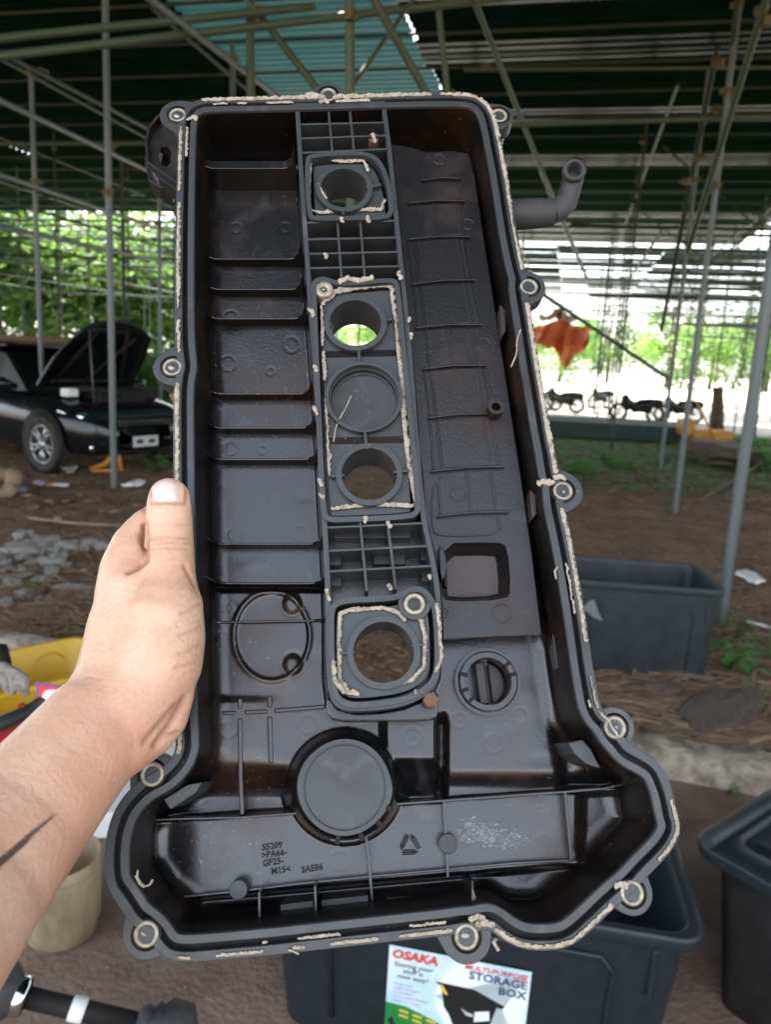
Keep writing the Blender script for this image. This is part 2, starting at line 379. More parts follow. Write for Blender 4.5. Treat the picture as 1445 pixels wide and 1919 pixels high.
pipe12 = MB().tube([(0, 0, 0), (1, 0, 0)], 1, n=10).mesh('pipe')
PM = {}
def pipe_obj(name, a, b, r, m, parent=None, **kw):
    key = m.name
    if key not in PM: PM[key] = MB().tube([(0, 0, 0), (1, 0, 0)], 1, n=10).mesh('pipe'); PM[key].materials.append(m)
    o = bpy.data.objects.new(name, PM[key]); COL.objects.link(o); d = b - a
    mm = frame(a, d, Vector((0, 0, 1)) if abs(d.normalized().z) < .95 else Vector((0, 1, 0)))
    mm = mm @ Matrix.Diagonal((d.length, r, r, 1))
    if parent: o.parent = parent
    o.matrix_local = mm
    return setp(o, **kw)
for j in range(50):
    y = 1.5 + j * 1.25
    pipe_obj('purlin', Vector((-32, y, RZ - .03)), Vector((30, y, RZ - .03)), .024, M['dark_pipe'], can)
# ------------------------------------------------------------------ scaffold
clampm = MB(); clampm.box(-.045, .045, -.04, .04, -.045, .045); clampm.box(-.02, .10, -.03, .03, -.02, .03); clampm.tube([(.03, -.09, 0), (.03, .09, 0)], .011, 6); clampm = clampm.mesh('clamp'); clampm.materials.append(M['clamp'])
def pole(base, ztop, r=.026, m=None, label='slim steel scaffold post standing further back under the canopy', group='scaffold posts far back under the canopy', lean=(0, 0), clamps=(3.9, 5.6)):
    t = thing('scaffold_post', label, 'post', Matrix.Translation(base), group)
    top = Vector((lean[0], lean[1], ztop - base.z)); o = pipe_obj('pipe', Vector((0, 0, -.05)), top, r, m or M['dark_pipe'], t)
    for z in clamps:
        c = bpy.data.objects.new('clamp', clampm); COL.objects.link(c); c.parent = t; c.location = top * (z / top.z) ; c.rotation_euler = (0, 0, random.uniform(0, 6)); c.scale = (.85,) * 3
    return t
def xy(px, py, d): q = P(px, py, d); return Vector((q.x, q.y, 0))
def plab(b, top_px, top_d, **k):   # post from base toward a sighted top
    pass
pole(G(213, 915), 6.0, .034, M['steel_pipe'], 'grey scaffold post in front of the open car bonnet', None, (0, 0), (3.05, 5.0, ))
pole(xy(75, 640, 9.6), 4.62, .030, M['steel_pipe'], 'scaffold post at far left rising behind the dark car cabin', None, (0, 0), (3.4, 4.6))
pole(xy(300, 760, 12.5), 4.25, .030, M['steel_pipe'], 'pale short-topped scaffold post directly behind the car bumper', None, (0, 0), (3.4,))
pole(xy(232, 600, 15), 4.9, .034, M['dark_pipe'], 'thin scaffold post seen just right of the raised bonnet post', None, (0, 0), (3.4,))
pole(G(1350, 1170), 5.9, .034, M['steel_pipe'], 'nearest thick grey scaffold post rising behind the rear black crate', None, (0, 0), (4.4, 5.2))
pole(G(1265, 960), 5.9, .031, M['steel_pipe'], 'grey scaffold post with its foot in bare soil left of the thick post', None, (0, 0), (3.5, 4.4, 5.2))
pole(G(1237, 882), 5.9, .030, M['steel_pipe'], 'third grey scaffold post in front of the low green panels', None, (0, 0), (3.5, 4.4, 5.2))
random.seed(3)
for xi in range(-9, 9):
    for yi in range(0, 8):
        x = xi * 3.1 + 1.0 + random.uniform(-.15, .15); y = 15.5 + yi * 3.0 + random.uniform(-.1, .1)
        if x < -13 and y < 16: continue
        pole(Vector((x, y, 0)), RZ - .1, .024, M['green_pipe'] if random.random() < .4 else M['dark_pipe'])
def bar(a, b, r=.024, m=None, label='horizontal scaffold pipe far back under the canopy', group='horizontal scaffold pipes far back under the canopy', name='scaffold_pipe'):
    t = pipe_obj(name, a, b, r, m or M['dark_pipe'], None, label=label, cat='pipe', group=group); return t
for yi in range(0, 10):
    y = 15.5 + yi * 3.0
    for z in (3.45, 4.6, 5.5):
        if yi % 2 == 0 or z > 4: bar(Vector((-28, y + .06, z + random.uniform(-.1, .1))), Vector((28, y + .06, z + random.uniform(-.1, .1))), .024)
for xi in range(-9, 9):
    x = xi * 3.1 + 1.05
    for z in (3.5, 5.4): bar(Vector((x, 9 if x < -3 else 12, z)), Vector((x, 40, z)), .024, M['green_pipe'] if xi % 2 else M['dark_pipe'], 'lengthwise scaffold pipe running to the back of the canopy', 'lengthwise scaffold pipes under the canopy')
for i in range(70):   # braces and battens of the crowded far right bays
    x = random.uniform(2, 22); y = random.uniform(17, 38); z = random.uniform(2.9, 4.6); dx = random.choice((-1, 1)) * random.uniform(1.5, 3)
    bar(Vector((x, y, z)), Vector((x + dx, y + random.uniform(-1, 1), RZ - .2)), .02, M['dark_pipe'], 'slanting brace among the far scaffold bays on the right', 'slanting braces in the far right bays')
for i in range(95):
    x = random.uniform(3, 22); y = random.uniform(18, 46); z = random.uniform(3.0, 5.9)
    bar(Vector((x - 5, y, z)), Vector((x + 6, y, z + random.uniform(-.15, .15))), .022, M['dark_pipe'], 'horizontal batten in the crowded far right bays', 'battens in the far right bays')
def near_pipe(x0, y0, d0, x1, y1, d1, r, m, label): return bar(P(x0, y0, d0), P(x1, y1, d1), r, m, label, None)
near_pipe(-60, 78, 6.2, 590, 12, 7.0, .036, M['green_pipe'], 'upper of the two green crosswise pipes at the top left')
near_pipe(-60, 112, 6.0, 960, -6, 7.2, .036, M['green_pipe'], 'long green crosswise pipe crossing the whole top of the view')
near_pipe(-40, 170, 7.0, 340, 350, 13, .032, M['steel_pipe'], 'grey lengthwise pipe descending behind the left end of the cover')
near_pipe(-40, 78, 6.5, 300, 253, 11, .026, M['dark_pipe'], 'thin lengthwise pipe passing above the post at far left')
near_pipe(-20, 322, 8.0, 420, 470, 17, .034, M['steel_pipe'], 'bright grey lengthwise pipe above the trees at left')
near_pipe(-20, 421, 9.5, 420, 515, 19, .034, M['steel_pipe'], 'lowest grey lengthwise pipe just above the trees at left')
near_pipe(-20, 270, 9.5, 420, 270, 10, .022, M['green_pipe'], 'thin level pipe clamped to the grey post at left')
near_pipe(270, -10, 5.6, 545, 200, 8.8, .028, M['steel_pipe'], 'grey pipe slanting along the left edge of the teal sheets')
near_pipe(468, -30, 7.1, 470, 260, 7.6, .040, M['green_pipe'], 'green upright pipe above the left half of the cover')
near_pipe(435, 82, 9.6, 437, 330, 9.6, .036, M['steel_pipe'], 'pale grey upright pipe behind the cover top, left of the green one')
near_pipe(655, -20, 5.6, 657, 400, 6.0, .036, M['green_pipe'], 'thick green upright pipe behind the middle of the cover top')
near_pipe(448, -20, 7.0, 640, 225, 7.4, .036, M['green_pipe'], 'green brace slanting down to the upright pipe behind the cover')
near_pipe(795, -30, 7.0, 640, 190, 6.6, .022, M['green_pipe'], 'thin green brace leaning left under the teal sheets')
near_pipe(690, -20, 6.0, 830, 230, 6.6, .034, M['green_pipe'], 'green brace slanting across the bright roof slit')
near_pipe(818, -20, 7.0, 845, 230, 7.4, .030, M['green_pipe'], 'dark green upright pipe right of the bright roof slit')
near_pipe(885, -10, 7.0, 1020, 330, 11, .030, M['green_pipe'], 'green brace slanting past the right corner of the cover')
near_pipe(1015, 320, 11, 1100, 520, 16, .036, M['steel_pipe'], 'pale brace continuing down right of the rubber elbow')
near_pipe(870, 131, 9.5, 1500, 126, 9.8, .024, M['green_pipe'], 'thin level pipe crossing the upper right roof')
near_pipe(955, 234, 8.2, 1500, 218, 8.4, .030, M['green_pipe'], 'green level pipe crossing right of the cover corner')
near_pipe(960, 360, 13, 1345, 360, 13, .030, M['green_pipe'], 'short level pipe above the rubber elbow')
near_pipe(1440, -10, 6.0, 1290, 470, 9.0, .030, M['green_pipe'], 'leaning pole nearest the right edge of the view')
near_pipe(1385, -10, 7.5, 1325, 480, 9.5, .028, M['dark_pipe'], 'upright dark pipe in the right cluster of poles')
near_pipe(1345, 90, 9.5, 1240, 620, 14, .035, M['dark_pipe'], 'leaning pole leftmost in the right cluster of poles')
near_pipe(1000, 540, 14, 1255, 710, 15, .040, M['green_pipe'], 'long brace slanting to the foot of the third post')
for i, (px, py, d) in enumerate([(470, 30, 6.9), (657, 28, 5.6), (1350, 118, 8.2), (1345, 205, 8.4), (208, 275, 8.4), (485, 20, 6.9), (1440, 40, 6.2), (1288, 340, 9.6), (1330, 358, 12), (1425, 20, 7), (75, 135, 9), (437, 108, 9.5), (915, 125, 9.5), (1365, 210, 8.4), (1310, 590/2, 9)]):
    o = obj('scaffold_clamp', clampm, None, None); o.matrix_world = Matrix.Translation(P(px, py, d)) @ Matrix.Rotation(i * 1.3, 4, 'Z') @ Matrix.Scale(.85, 4)
    setp(o, 'weathered yellow clamp where scaffold pipes cross', 'clamp', 'clamps where scaffold pipes cross')

# ------------------------------------------------------------------ vegetation
def leaf_cloud(n, rx, ry, rz, size, seed, clumps=14):
    rnd = random.Random(seed); mb = MB(); cs = []
    for _ in range(clumps):
        a = rnd.uniform(0, 2 * PI); u = rnd.uniform(-1, 1); q = rnd.uniform(.35, .9)
        cs.append((math.cos(a) * rx * q * math.sqrt(1 - u * u * .8), math.sin(a) * ry * q * math.sqrt(1 - u * u * .8), u * rz * q, rnd.uniform(.25, .45)))
    for _ in range(n):
        c = rnd.choice(cs); p = Vector((c[0] + rnd.gauss(0, 1) * rx * c[3] * .55, c[1] + rnd.gauss(0, 1) * ry * c[3] * .55, c[2] + rnd.gauss(0, 1) * rz * c[3] * .5))
        e1 = Vector((rnd.gauss(0, 1), rnd.gauss(0, 1), rnd.gauss(0, .6))).normalized(); e2 = e1.cross(Vector((rnd.gauss(0, 1), rnd.gauss(0, 1), rnd.gauss(0, 1)))).normalized(); s = size * rnd.uniform(.6, 1.3)
        mb.add([p - e1 * s, p + e2 * s * .45, p + e1 * s, p - e2 * s * .45], [(0, 1, 2, 3)])
    return mb
crowns = [leaf_cloud(2600, 2.6, 2.6, 2.4, .17, i, 16).mesh('crown') for i in range(3)]
crowns[0].materials.append(M['leaf']); crowns[1].materials.append(M['leaf2']); crowns[2].materials.append(M['leaf'])
trunk = MB(); trunk.tube([(0, 0, -.1), (.08, .05, 1.6), (-.05, .1, 3.2), (.1, 0, 5)], [.17, .13, .10, .04], 8)
for a in range(5): trunk.tube([(0, .08, 2.2 + a * .4), (1.2 * math.cos(a * 2.4), 1.2 * math.sin(a * 2.4), 3.8 + a * .3)], [.06, .02], 6)
trunk = trunk.mesh('trunk'); trunk.materials.append(M['bark'])
def tree(p, s, k, lab, grp, zs=1, zc=3.9):
    t = thing('tree', lab, 'tree', Matrix.Translation(p) @ Matrix.Rotation(random.uniform(0, 6), 4, 'Z') @ Matrix.Diagonal((s, s, s * zs, 1)), grp)
    a = bpy.data.objects.new('trunk', trunk); b = bpy.data.objects.new('crown', crowns[k]); b.location = (0, 0, zc)
    for q in (a, b): COL.objects.link(q); q.parent = t
    return t
random.seed(11)
for i in range(15):
    px = -200 + i * 50; d = random.uniform(35, 43)
    tree(xy(px, 640, d), random.uniform(1.3, 1.8), i % 3, 'leafy green tree in the row beyond the left side of the canopy', 'trees beyond the left side of the canopy', .9, 3.0)
for i in range(11):
    px = 600 + i * 92 + random.uniform(-20, 20); d = random.uniform(78, 105)
    tree(xy(px, 700, d), random.uniform(1.5, 2.1), 1 if i % 3 else 0, 'sunlit tree standing far off beyond the open yard', 'far sunlit trees beyond the open yard', .95, 2.3)
def bush_mesh(k): return leaf_cloud(900, .9, .9, .55, .07, 40 + k, 9).mesh('foliage')
bm_ = [bush_mesh(k) for k in range(2)]; bm_[0].materials.append(M['leaf3']); bm_[1].materials.append(M['leaf'])
random.seed(5)
for i in range(16):
    px = -120 + i * 36; q = xy(px, 640, random.uniform(17, 23)); o = obj('bush', bm_[i % 2], None, None, label='undergrowth bush between the car and the trees', cat='bush', group='undergrowth bushes behind the car')
    s = random.uniform(1.0, 1.8); o.location = q + Vector((0, 0, .5 * s)); o.scale = (s, s, s * 1.3); o.rotation_euler.z = random.uniform(0, 6)
for (px, py, s, lab) in [(1400, 855, .75, 'low green bush at the right edge behind the thick post'), (1440, 880, .6, 'green weeds at the right edge below the bush'), (1085, 885, .38, 'green weeds right of the cover below the low panels'), (1170, 880, .32, 'green weeds left of the third post foot'), (1130, 862, .3, 'small weeds at the foot of the low panels')]:
    o = obj('bush', bm_[0], None, None, label=lab, cat='weeds'); o.location = G(px, py) + Vector((0, 0, .3 * s)); o.scale = (s, s, s * .8); o.rotation_euler.z = px
# broad-leaved weeds
def weed(px, py, s, n, lab, m=None):
    rnd = random.Random(px); t = thing('weed', lab, 'weed', Matrix.Translation(G(px, py)))
    st = MB()
    lf = []
    for i in range(n):
        a = rnd.uniform(0, 2 * PI); h = rnd.uniform(.3, 1) * s; rr = rnd.uniform(.1, .75) * s
        tip = Vector((math.cos(a) * rr, math.sin(a) * rr, h)); st.tube([(0, 0, 0), tip * .5 + Vector((0, 0, .1 * s)), tip], .0025, 4)
        L_ = s * rnd.uniform(.22, .38); d = Vector((math.cos(a), math.sin(a), -.25)).normalized(); sd_ = Vector((-math.sin(a), math.cos(a), .1))
        b = MB(); v = [tip, tip + d * L_ * .35 + sd_ * L_ * .38, tip + d * L_ * .75 + sd_ * L_ * .25, tip + d * L_ - Vector((0, 0, .05 * s)), tip + d * L_ * .75 - sd_ * L_ * .25, tip + d * L_ * .35 - sd_ * L_ * .38, tip + d * L_ * .5 + Vector((0, 0, -.02 * s))]
        b.add(v, [(0, 1, 6), (1, 2, 6), (2, 3, 6), (3, 4, 6), (4, 5, 6), (5, 0, 6)], True); obj('leaf', b, m or M['leaf3'], t)
    obj('stem', st, m or M['leaf3'], t)
weed(1365, 1262, .24, 16, 'broad-leaved green weed beside the right end of the rear crate')
weed(1400, 1270, .18, 10, 'broad-leaved green weed second from the rear crate')
weed(1440, 1240, .20, 9, 'broad-leaved weed at the right edge beside the crate')
weed(1352, 1180, .16, 7, 'small weed against the thick post behind the crate')
weed(1395, 1185, .12, 6, 'small low weed in the litter right of the crate')
weed(1418, 1330, .12, 6, 'small thin weed in dry litter above the kerb')
weed(1365, 1490, .07, 6, 'tiny green seedling at the foot of the kerb')
weed(1228, 900, .22, 8, 'little weed at the foot of the third post')
weed(295, 885, .28, 22, 'green weed growing below the car number plate')
weed(190, 910, .1, 8, 'small weed left of the near grey post')
weed(58, 1112, .10, 8, 'bright green sprout among the grey rubble')
weed(1255, 965, .1, 10, 'grass tuft at the foot of the second grey post')
# leaf and frond litter
def litter(name, n, region, m, smin, smax, asp, seed, zoff=.012):
    rnd = random.Random(seed); mb = MB()
    for _ in range(n):
        px = rnd.uniform(region[0], region[2]); py = region[1] + (region[3] - region[1]) * rnd.random()
        p = G(px, py)
        if p.y < 2.4 and name != 'fallen_bits': pass
        a = rnd.uniform(0, PI) if asp < 5 else rnd.gauss(R(YAW), .55); s = rnd.uniform(smin, smax)
        d = Vector((math.cos(a), math.sin(a), rnd.uniform(-.12, .12))) * s; e = Vector((-math.sin(a), math.cos(a), rnd.uniform(-.4, .4))) * (s / asp)
        z = Vector((0, 0, ghz(p.x, p.y) * (1 if 2.4 < p.y < 14 else 0) + rnd.uniform(zoff, zoff + .02)))
        p = p + z; mid = Vector((rnd.gauss(0, .08), rnd.gauss(0, .08), rnd.uniform(0, .08))) * s
        mb.add([p - d, p + e + mid, p + d, p - e + mid], [(0, 1, 2, 3)])
    obj(name, mb, m, kind='stuff', label='dry plant litter strewn over the ground', cat='litter')
litter('dry_leaves', 8000, (-30, 900, 1480, 1430), M['dryleaf'], .012, .035, 2.2, 1)
litter('dry_leaves', 2200, (-30, 830, 1480, 960), M['dryleaf'], .03, .08, 2.2, 2)
litter('dry_straw', 2600, (1040, 1230, 1500, 1420), M['dry'], .04, .16, 22, 3)
litter('dry_straw', 1500, (-30, 960, 420, 1200), M['dry'], .03, .12, 20, 4)
litter('dry_straw', 900, (900, 1000, 1500, 1240), M['dry'], .03, .12, 20, 5)
litter('green_ground_cover', 2500, (1020, 830, 1480, 925), M['leaf3'], .03, .08, 2.5, 6)
litter('pale_crumbs', 500, (150, 1480, 1460, 1919), M['dry'], .002, .006, 1.5, 8, .008)

# ------------------------------------------------------------------ stones
def rock_mesh(seed):
    bm = bmesh.new(); bmesh.ops.create_icosphere(bm, subdivisions=2, radius=1)
    for v in bm.verts:
        v.co *= 1 + .75 * mnoise.noise(v.co * 1.5 + Vector((seed * 7, 0, 0))); v.co.x *= 1.25; v.co.z = max(-.45, min(.5, v.co.z * .8))
    me = bpy.data.meshes.new('stone'); bm.to_mesh(me); bm.free(); return me
rocks = [rock_mesh(i) for i in range(6)]
for i, r in enumerate(rocks): r.materials.append(M['stone'] if i < 4 else M['brownstone'])
def stone(px, py, s, k, lab, grp=None, sc=(1, 1, 1)):
    o = obj('stone', rocks[k], None, None, label=lab, cat='stone', group=grp); p = G(px, py); o.location = p + Vector((0, 0, s * .35)); o.scale = (s * sc[0], s * sc[1], s * sc[2]); o.rotation_euler = (0, 0, random.uniform(0, 6)); return o
random.seed(21)
for i in range(34):
    stone(random.gauss(70, 48), random.gauss(1030, 16), random.uniform(.03, .075), random.randrange(4), 'pale grey rubble lump in the heap left of the hand', 'grey rubble heap left of the hand')
for i in range(36):
    stone(random.gauss(40, 40), random.gauss(1085, 22), random.uniform(.02, .055), random.randrange(6), 'small rubble piece below the grey heap at left', 'small rubble below the grey heap')
stone(135, 1105, .055, 1, 'pale flat stone alone right of the rubble heap', None, (1.3, .8, .6))
stone(65, 1118, .06, 5, 'brown stone below the rubble heap', None, (1.4, .9, .7))
stone(107, 975, .035, 2, 'small pale stone alone on the soil above the rubble heap')
stone(128, 884, .11, 3, 'grey stone wedged beside the car front tyre', None, (1.3, 1, .8))
stone(1350, 1345, .13, 4, 'flat brown stone in the dry litter above the kerb', None, (1.8, 1, .25))
stone(1245, 1300, .06, 4, 'brown stone in litter below the rear crate')
for (px, py, s, lab) in [(1405, 1087, .10, 'crumpled white plastic bag on the soil at right'), (250, 912, .10, 'crumpled clear wrapper right of the near grey post'), (75, 908, .07, 'crumpled pink wrapper on the soil before the car'), (115, 912, .06, 'white scrap on the soil before the car')]:
    o = stone(px, py, s, 0, lab, None, (1.5, .8, .4)); o.name = 'wrapper'; o['category'] = 'litter'; o.data = rocks[0].copy(); o.data.materials.clear(); o.data.materials.append(M['white'] if 'pink' not in lab else M['s_lilac'])
o = stone(97, 911, .05, 0, 'orange scrap between the pink wrapper and white scrap', None, (1, .8, .7)); o.name = 'wrapper'; o['category'] = 'litter'; o.data = rocks[0].copy(); o.data.materials.clear(); o.data.materials.append(M['orange2'])
def stick(pts, r, m, lab, name='stick', cat='stick'):
    o = obj(name, MB().tube([G(x, y) + Vector((0, 0, z)) for x, y, z in pts], r, 8), m, label=lab, cat=cat); return o
stick([(-30, 927, .05), (50, 927, .05)], .035, M['steel_pipe'], 'short grey pipe lying on the soil at the left edge', 'pipe_offcut', 'pipe')
stick([(55, 975, .02), (130, 984, .02), (240, 990, .02)], .012, M['dry'], 'long dry stick lying on the soil above the rubble')
stick([(1310, 965 - 20, .05), (1445, 862, .05)], .03, M['bark'], 'pale branch lying at the far right ground')
stick([(1400, 1170, .02), (1450, 1183, .02)], .010, M['white'], 'thin white stick lying right of the rear crate')
stick([(1400, 1408, .03), (1480, 1385, .04)], .018, M['dry'], 'thick dry stalk above the kerb at right')
# coil of foam / old tyre at the left edge
mb = MB(); T = Matrix.Translation(G(-8, 925) + Vector((0, 0, .1))) @ Matrix.Rotation(.5, 4, 'X')
mb.tube([T @ Vector((.19 * math.cos(a), .19 * math.sin(a), .04 * math.sin(3 * a))) for a in [i * 2 * PI / 24 for i in range(25)]], .075, 10)
obj('foam_roll', mb, M['dry'], label='tan ring of foam lying at the left edge above the short pipe', cat='foam')

# ------------------------------------------------------------------ far yard things
# stack of green sheets
sa, sb = G(1000, 815), G(1300, 832); t = thing('sheet_stack', 'low stack of green corrugated sheets lying right of the cover', 'sheet stack', frame(sa, sb - sa))
L_ = (sb - sa).length
for k in range(7):
    mb = MB(); vs = []
    for i in range(41):
        y = i * .05; z = .05 * k + .02 * (i % 4 < 2); vs += [(random.uniform(-.1, 0), y, z + .03), (L_ + random.uniform(-.2, .2), y, z + .03)]
    mb.add(vs, [(2 * i, 2 * i + 1, 2 * i + 3, 2 * i + 2) for i in range(40)]); o = obj('sheet', mb, M['bead_green'], t); s_ = o.modifiers.new('s', 'SOLIDIFY'); s_.thickness = .02
def motorbike(px, py, d, yaw, lab):
    p = xy(px, py, d); t = thing('motorbike', lab, 'motorbike', frame(p, CRIGHT * math.cos(yaw) + CBACK * math.sin(yaw)) @ Matrix.Scale(.88, 4), None)
    for x in (-.62, .62):
        w_ = MB().lathe([(.27 + .06 * math.cos(a), .06 * math.sin(a)) for a in [i * PI / 4 for i in range(8)]], 20, Matrix.Translation((x, 0, .31)) @ Matrix.Rotation(PI / 2, 4, 'X'), closed=True)
        wo = obj('wheel', w_, M['tyre'], t)
        sp = MB()
        for k in range(5):
            a = k * PI / 5; sp.tube([(x - .27 * math.cos(a), 0, .31 - .27 * math.sin(a)), (x + .27 * math.cos(a), 0, .31 + .27 * math.sin(a))], .012, 5)
        obj('spokes', sp, M['alloy'], wo)
    b = MB(); b.tube([(-.5, 0, .42), (-.2, 0, .5), (.1, 0, .45), (.3, 0, .62)], [.10, .14, .15, .08], 8); b.tube([(-.62, 0, .31), (-.1, .07, .38)], .035, 6)
    obj('engine', b, M['dullblack'], t)
    obj('seat', MB().tube([(-.78, 0, .80), (-.4, 0, .78), (-.05, 0, .72), (.1, 0, .66)], [.05, .10, .12, .05], 8, flat=.6), M['dullblack'], t)
    obj('body', MB().tube([(-.7, 0, .66), (-.3, 0, .62), (.05, 0, .55), (.35, 0, .7), (.45, 0, .9)], [.06, .13, .11, .13, .09], 8), M['carpaint'], t)
    obj('leg_shield', MB().tube([(.30, 0, .40), (.42, 0, .62), (.47, 0, .92)], [.12, .16, .10], 8), M['dullblack'], t); obj('rear_box', MB().box(-.85, -.55, -.14, .14, .55, .78), M['dullblack'], t, .03)
    obj('fork', MB().tube([(.62, .0, .31), (.45, 0, .88), (.40, 0, 1.0)], .035, 6), M['chrome'], t)
    h = obj('handlebar', MB().tube([(.33, -.33, 1.02), (.40, -.15, 1.02), (.40, .15, 1.02), (.33, .33, 1.02)], .018, 6), M['dullblack'], t)
    mm = MB()
    for s in (-1, 1): mm.tube([(.38, .22 * s, 1.02), (.42, .26 * s, 1.18)], .01, 5); mm.box(.39, .42, .26 * s - .06, .26 * s + .06, 1.15, 1.24)
    obj('mirror', mm, M['dullblack'], h)
motorbike(1192, 790, 24, PI + .25, 'black motorbike leftmost of the pair before the bright yard')
motorbike(1270, 793, 24.5, PI - .1, 'motorbike second of the pair, half behind the scaffold posts')
motorbike(1052, 760, 27, PI + .5, 'distant parked motorbike close to the right side of the cover')
motorbike(1012, 758, 28, .4, 'distant motorbike partly hidden by the edge of the cover')
motorbike(1120, 792, 31, 2.4, 'low far motorbike between the two parked groups')
# stump, orange thing, soil heap
obj('tree_stump', MB().tube([xy(1358, 700, 20), xy(1356, 700, 20) + Vector((0, 0, .6)), xy(1350, 700, 20) + Vector((0, 0, 1.25))], [.20, .16, .13], 9), M['bark'], label='short bare stump standing right of the motorbikes', cat='stump')
mb = MB(); T = frame(xy(1345, 700, 17), CRIGHT); mb.box(-.45, .45, -.25, .25, .05, .35, T); mb.box(-.7, -.4, -.2, .2, .2, .55, T); mb.tube([T @ Vector((.1, -.3, .05)), T @ Vector((-.5, -.3, .95))], .03, 6)
obj('garden_cart', mb, M['orange2'], None, .02, label='low orange handcart near the stump at right', cat='cart')
o = stone(1345, 868, .55, 4, 'heap of dark earth below the orange cart at right', None, (1.3, .9, .65)); o.name = 'earth_heap'; o['category'] = 'earth heap'
# tarp
def tarp(px0, py0, px1, py1, d, lab, m):
    a = P(px0, py0, d); b = P(px1, py0, d); mb = MB(); n = 14; vs = []
    for j in range(n + 1):
        for i in range(n + 1):
            u, v = i / n, j / n
            low = py0 + (py1 - py0) * v * (.42 + .55 * math.exp(-((u - .62) / .17) ** 2) + .06 * math.sin(u * 23)) + 7 * math.sin(u * 9)
            q = P(px0 + (px1 - px0) * u, low, d + .30 * math.sin(u * 13 + v * 2) + .12 * math.sin(u * 31 + v * 5)); vs.append(q)
    mb.add(vs, [(j * 15 + i, j * 15 + i + 1, (j + 1) * 15 + i + 1, (j + 1) * 15 + i) for j in range(n) for i in range(n)], True)
    o = obj('tarp', mb, m, label=lab, cat='tarp'); s_ = o.modifiers.new('s', 'SOLIDIFY'); s_.thickness = .01
tarp(985, 606, 1105, 695, 26, 'orange tarp hanging from the far scaffold right of the cover', M['orange'])
tarp(1010, 585, 1080, 612, 30, 'faded red tarp above the orange tarp', M['rust'])

# ------------------------------------------------------------------ car
def wheel(t, x, y, r=.33, side=1):
    T = Matrix.Translation((x, y, r)) @ Matrix.Rotation(PI / 2 * side, 4, 'X')
    g = obj('wheel', MB().lathe([(r * .70, -.10), (r * .93, -.11), (r, -.08), (r, .08), (r * .93, .11), (r * .70, .10), (r * .68, 0)], 36, T, closed=True), M['tyre'], t)
    mb = MB(); mb.lathe([(r * .70, .09), (r * .64, .10), (r * .60, .05)], 36, T)
    for k in range(10):
        a = k * PI / 5 + (.12 if k % 2 else -.12); c, s_ = math.cos(a), math.sin(a)
        mb.tube([T @ Vector((.04 * c, .04 * s_, .07)), T @ Vector((r * .64 * c, r * .64 * s_, .095))], [.024, .017], 6)
    mb.lathe([(.065, .05), (.06, .10), (.001, .105)], 16, T)
    obj('rim', mb, M['alloy'], g); obj('brake_disc', MB().lathe([(.17, .02), (.001, .02)], 20, T), M['rust'], g)
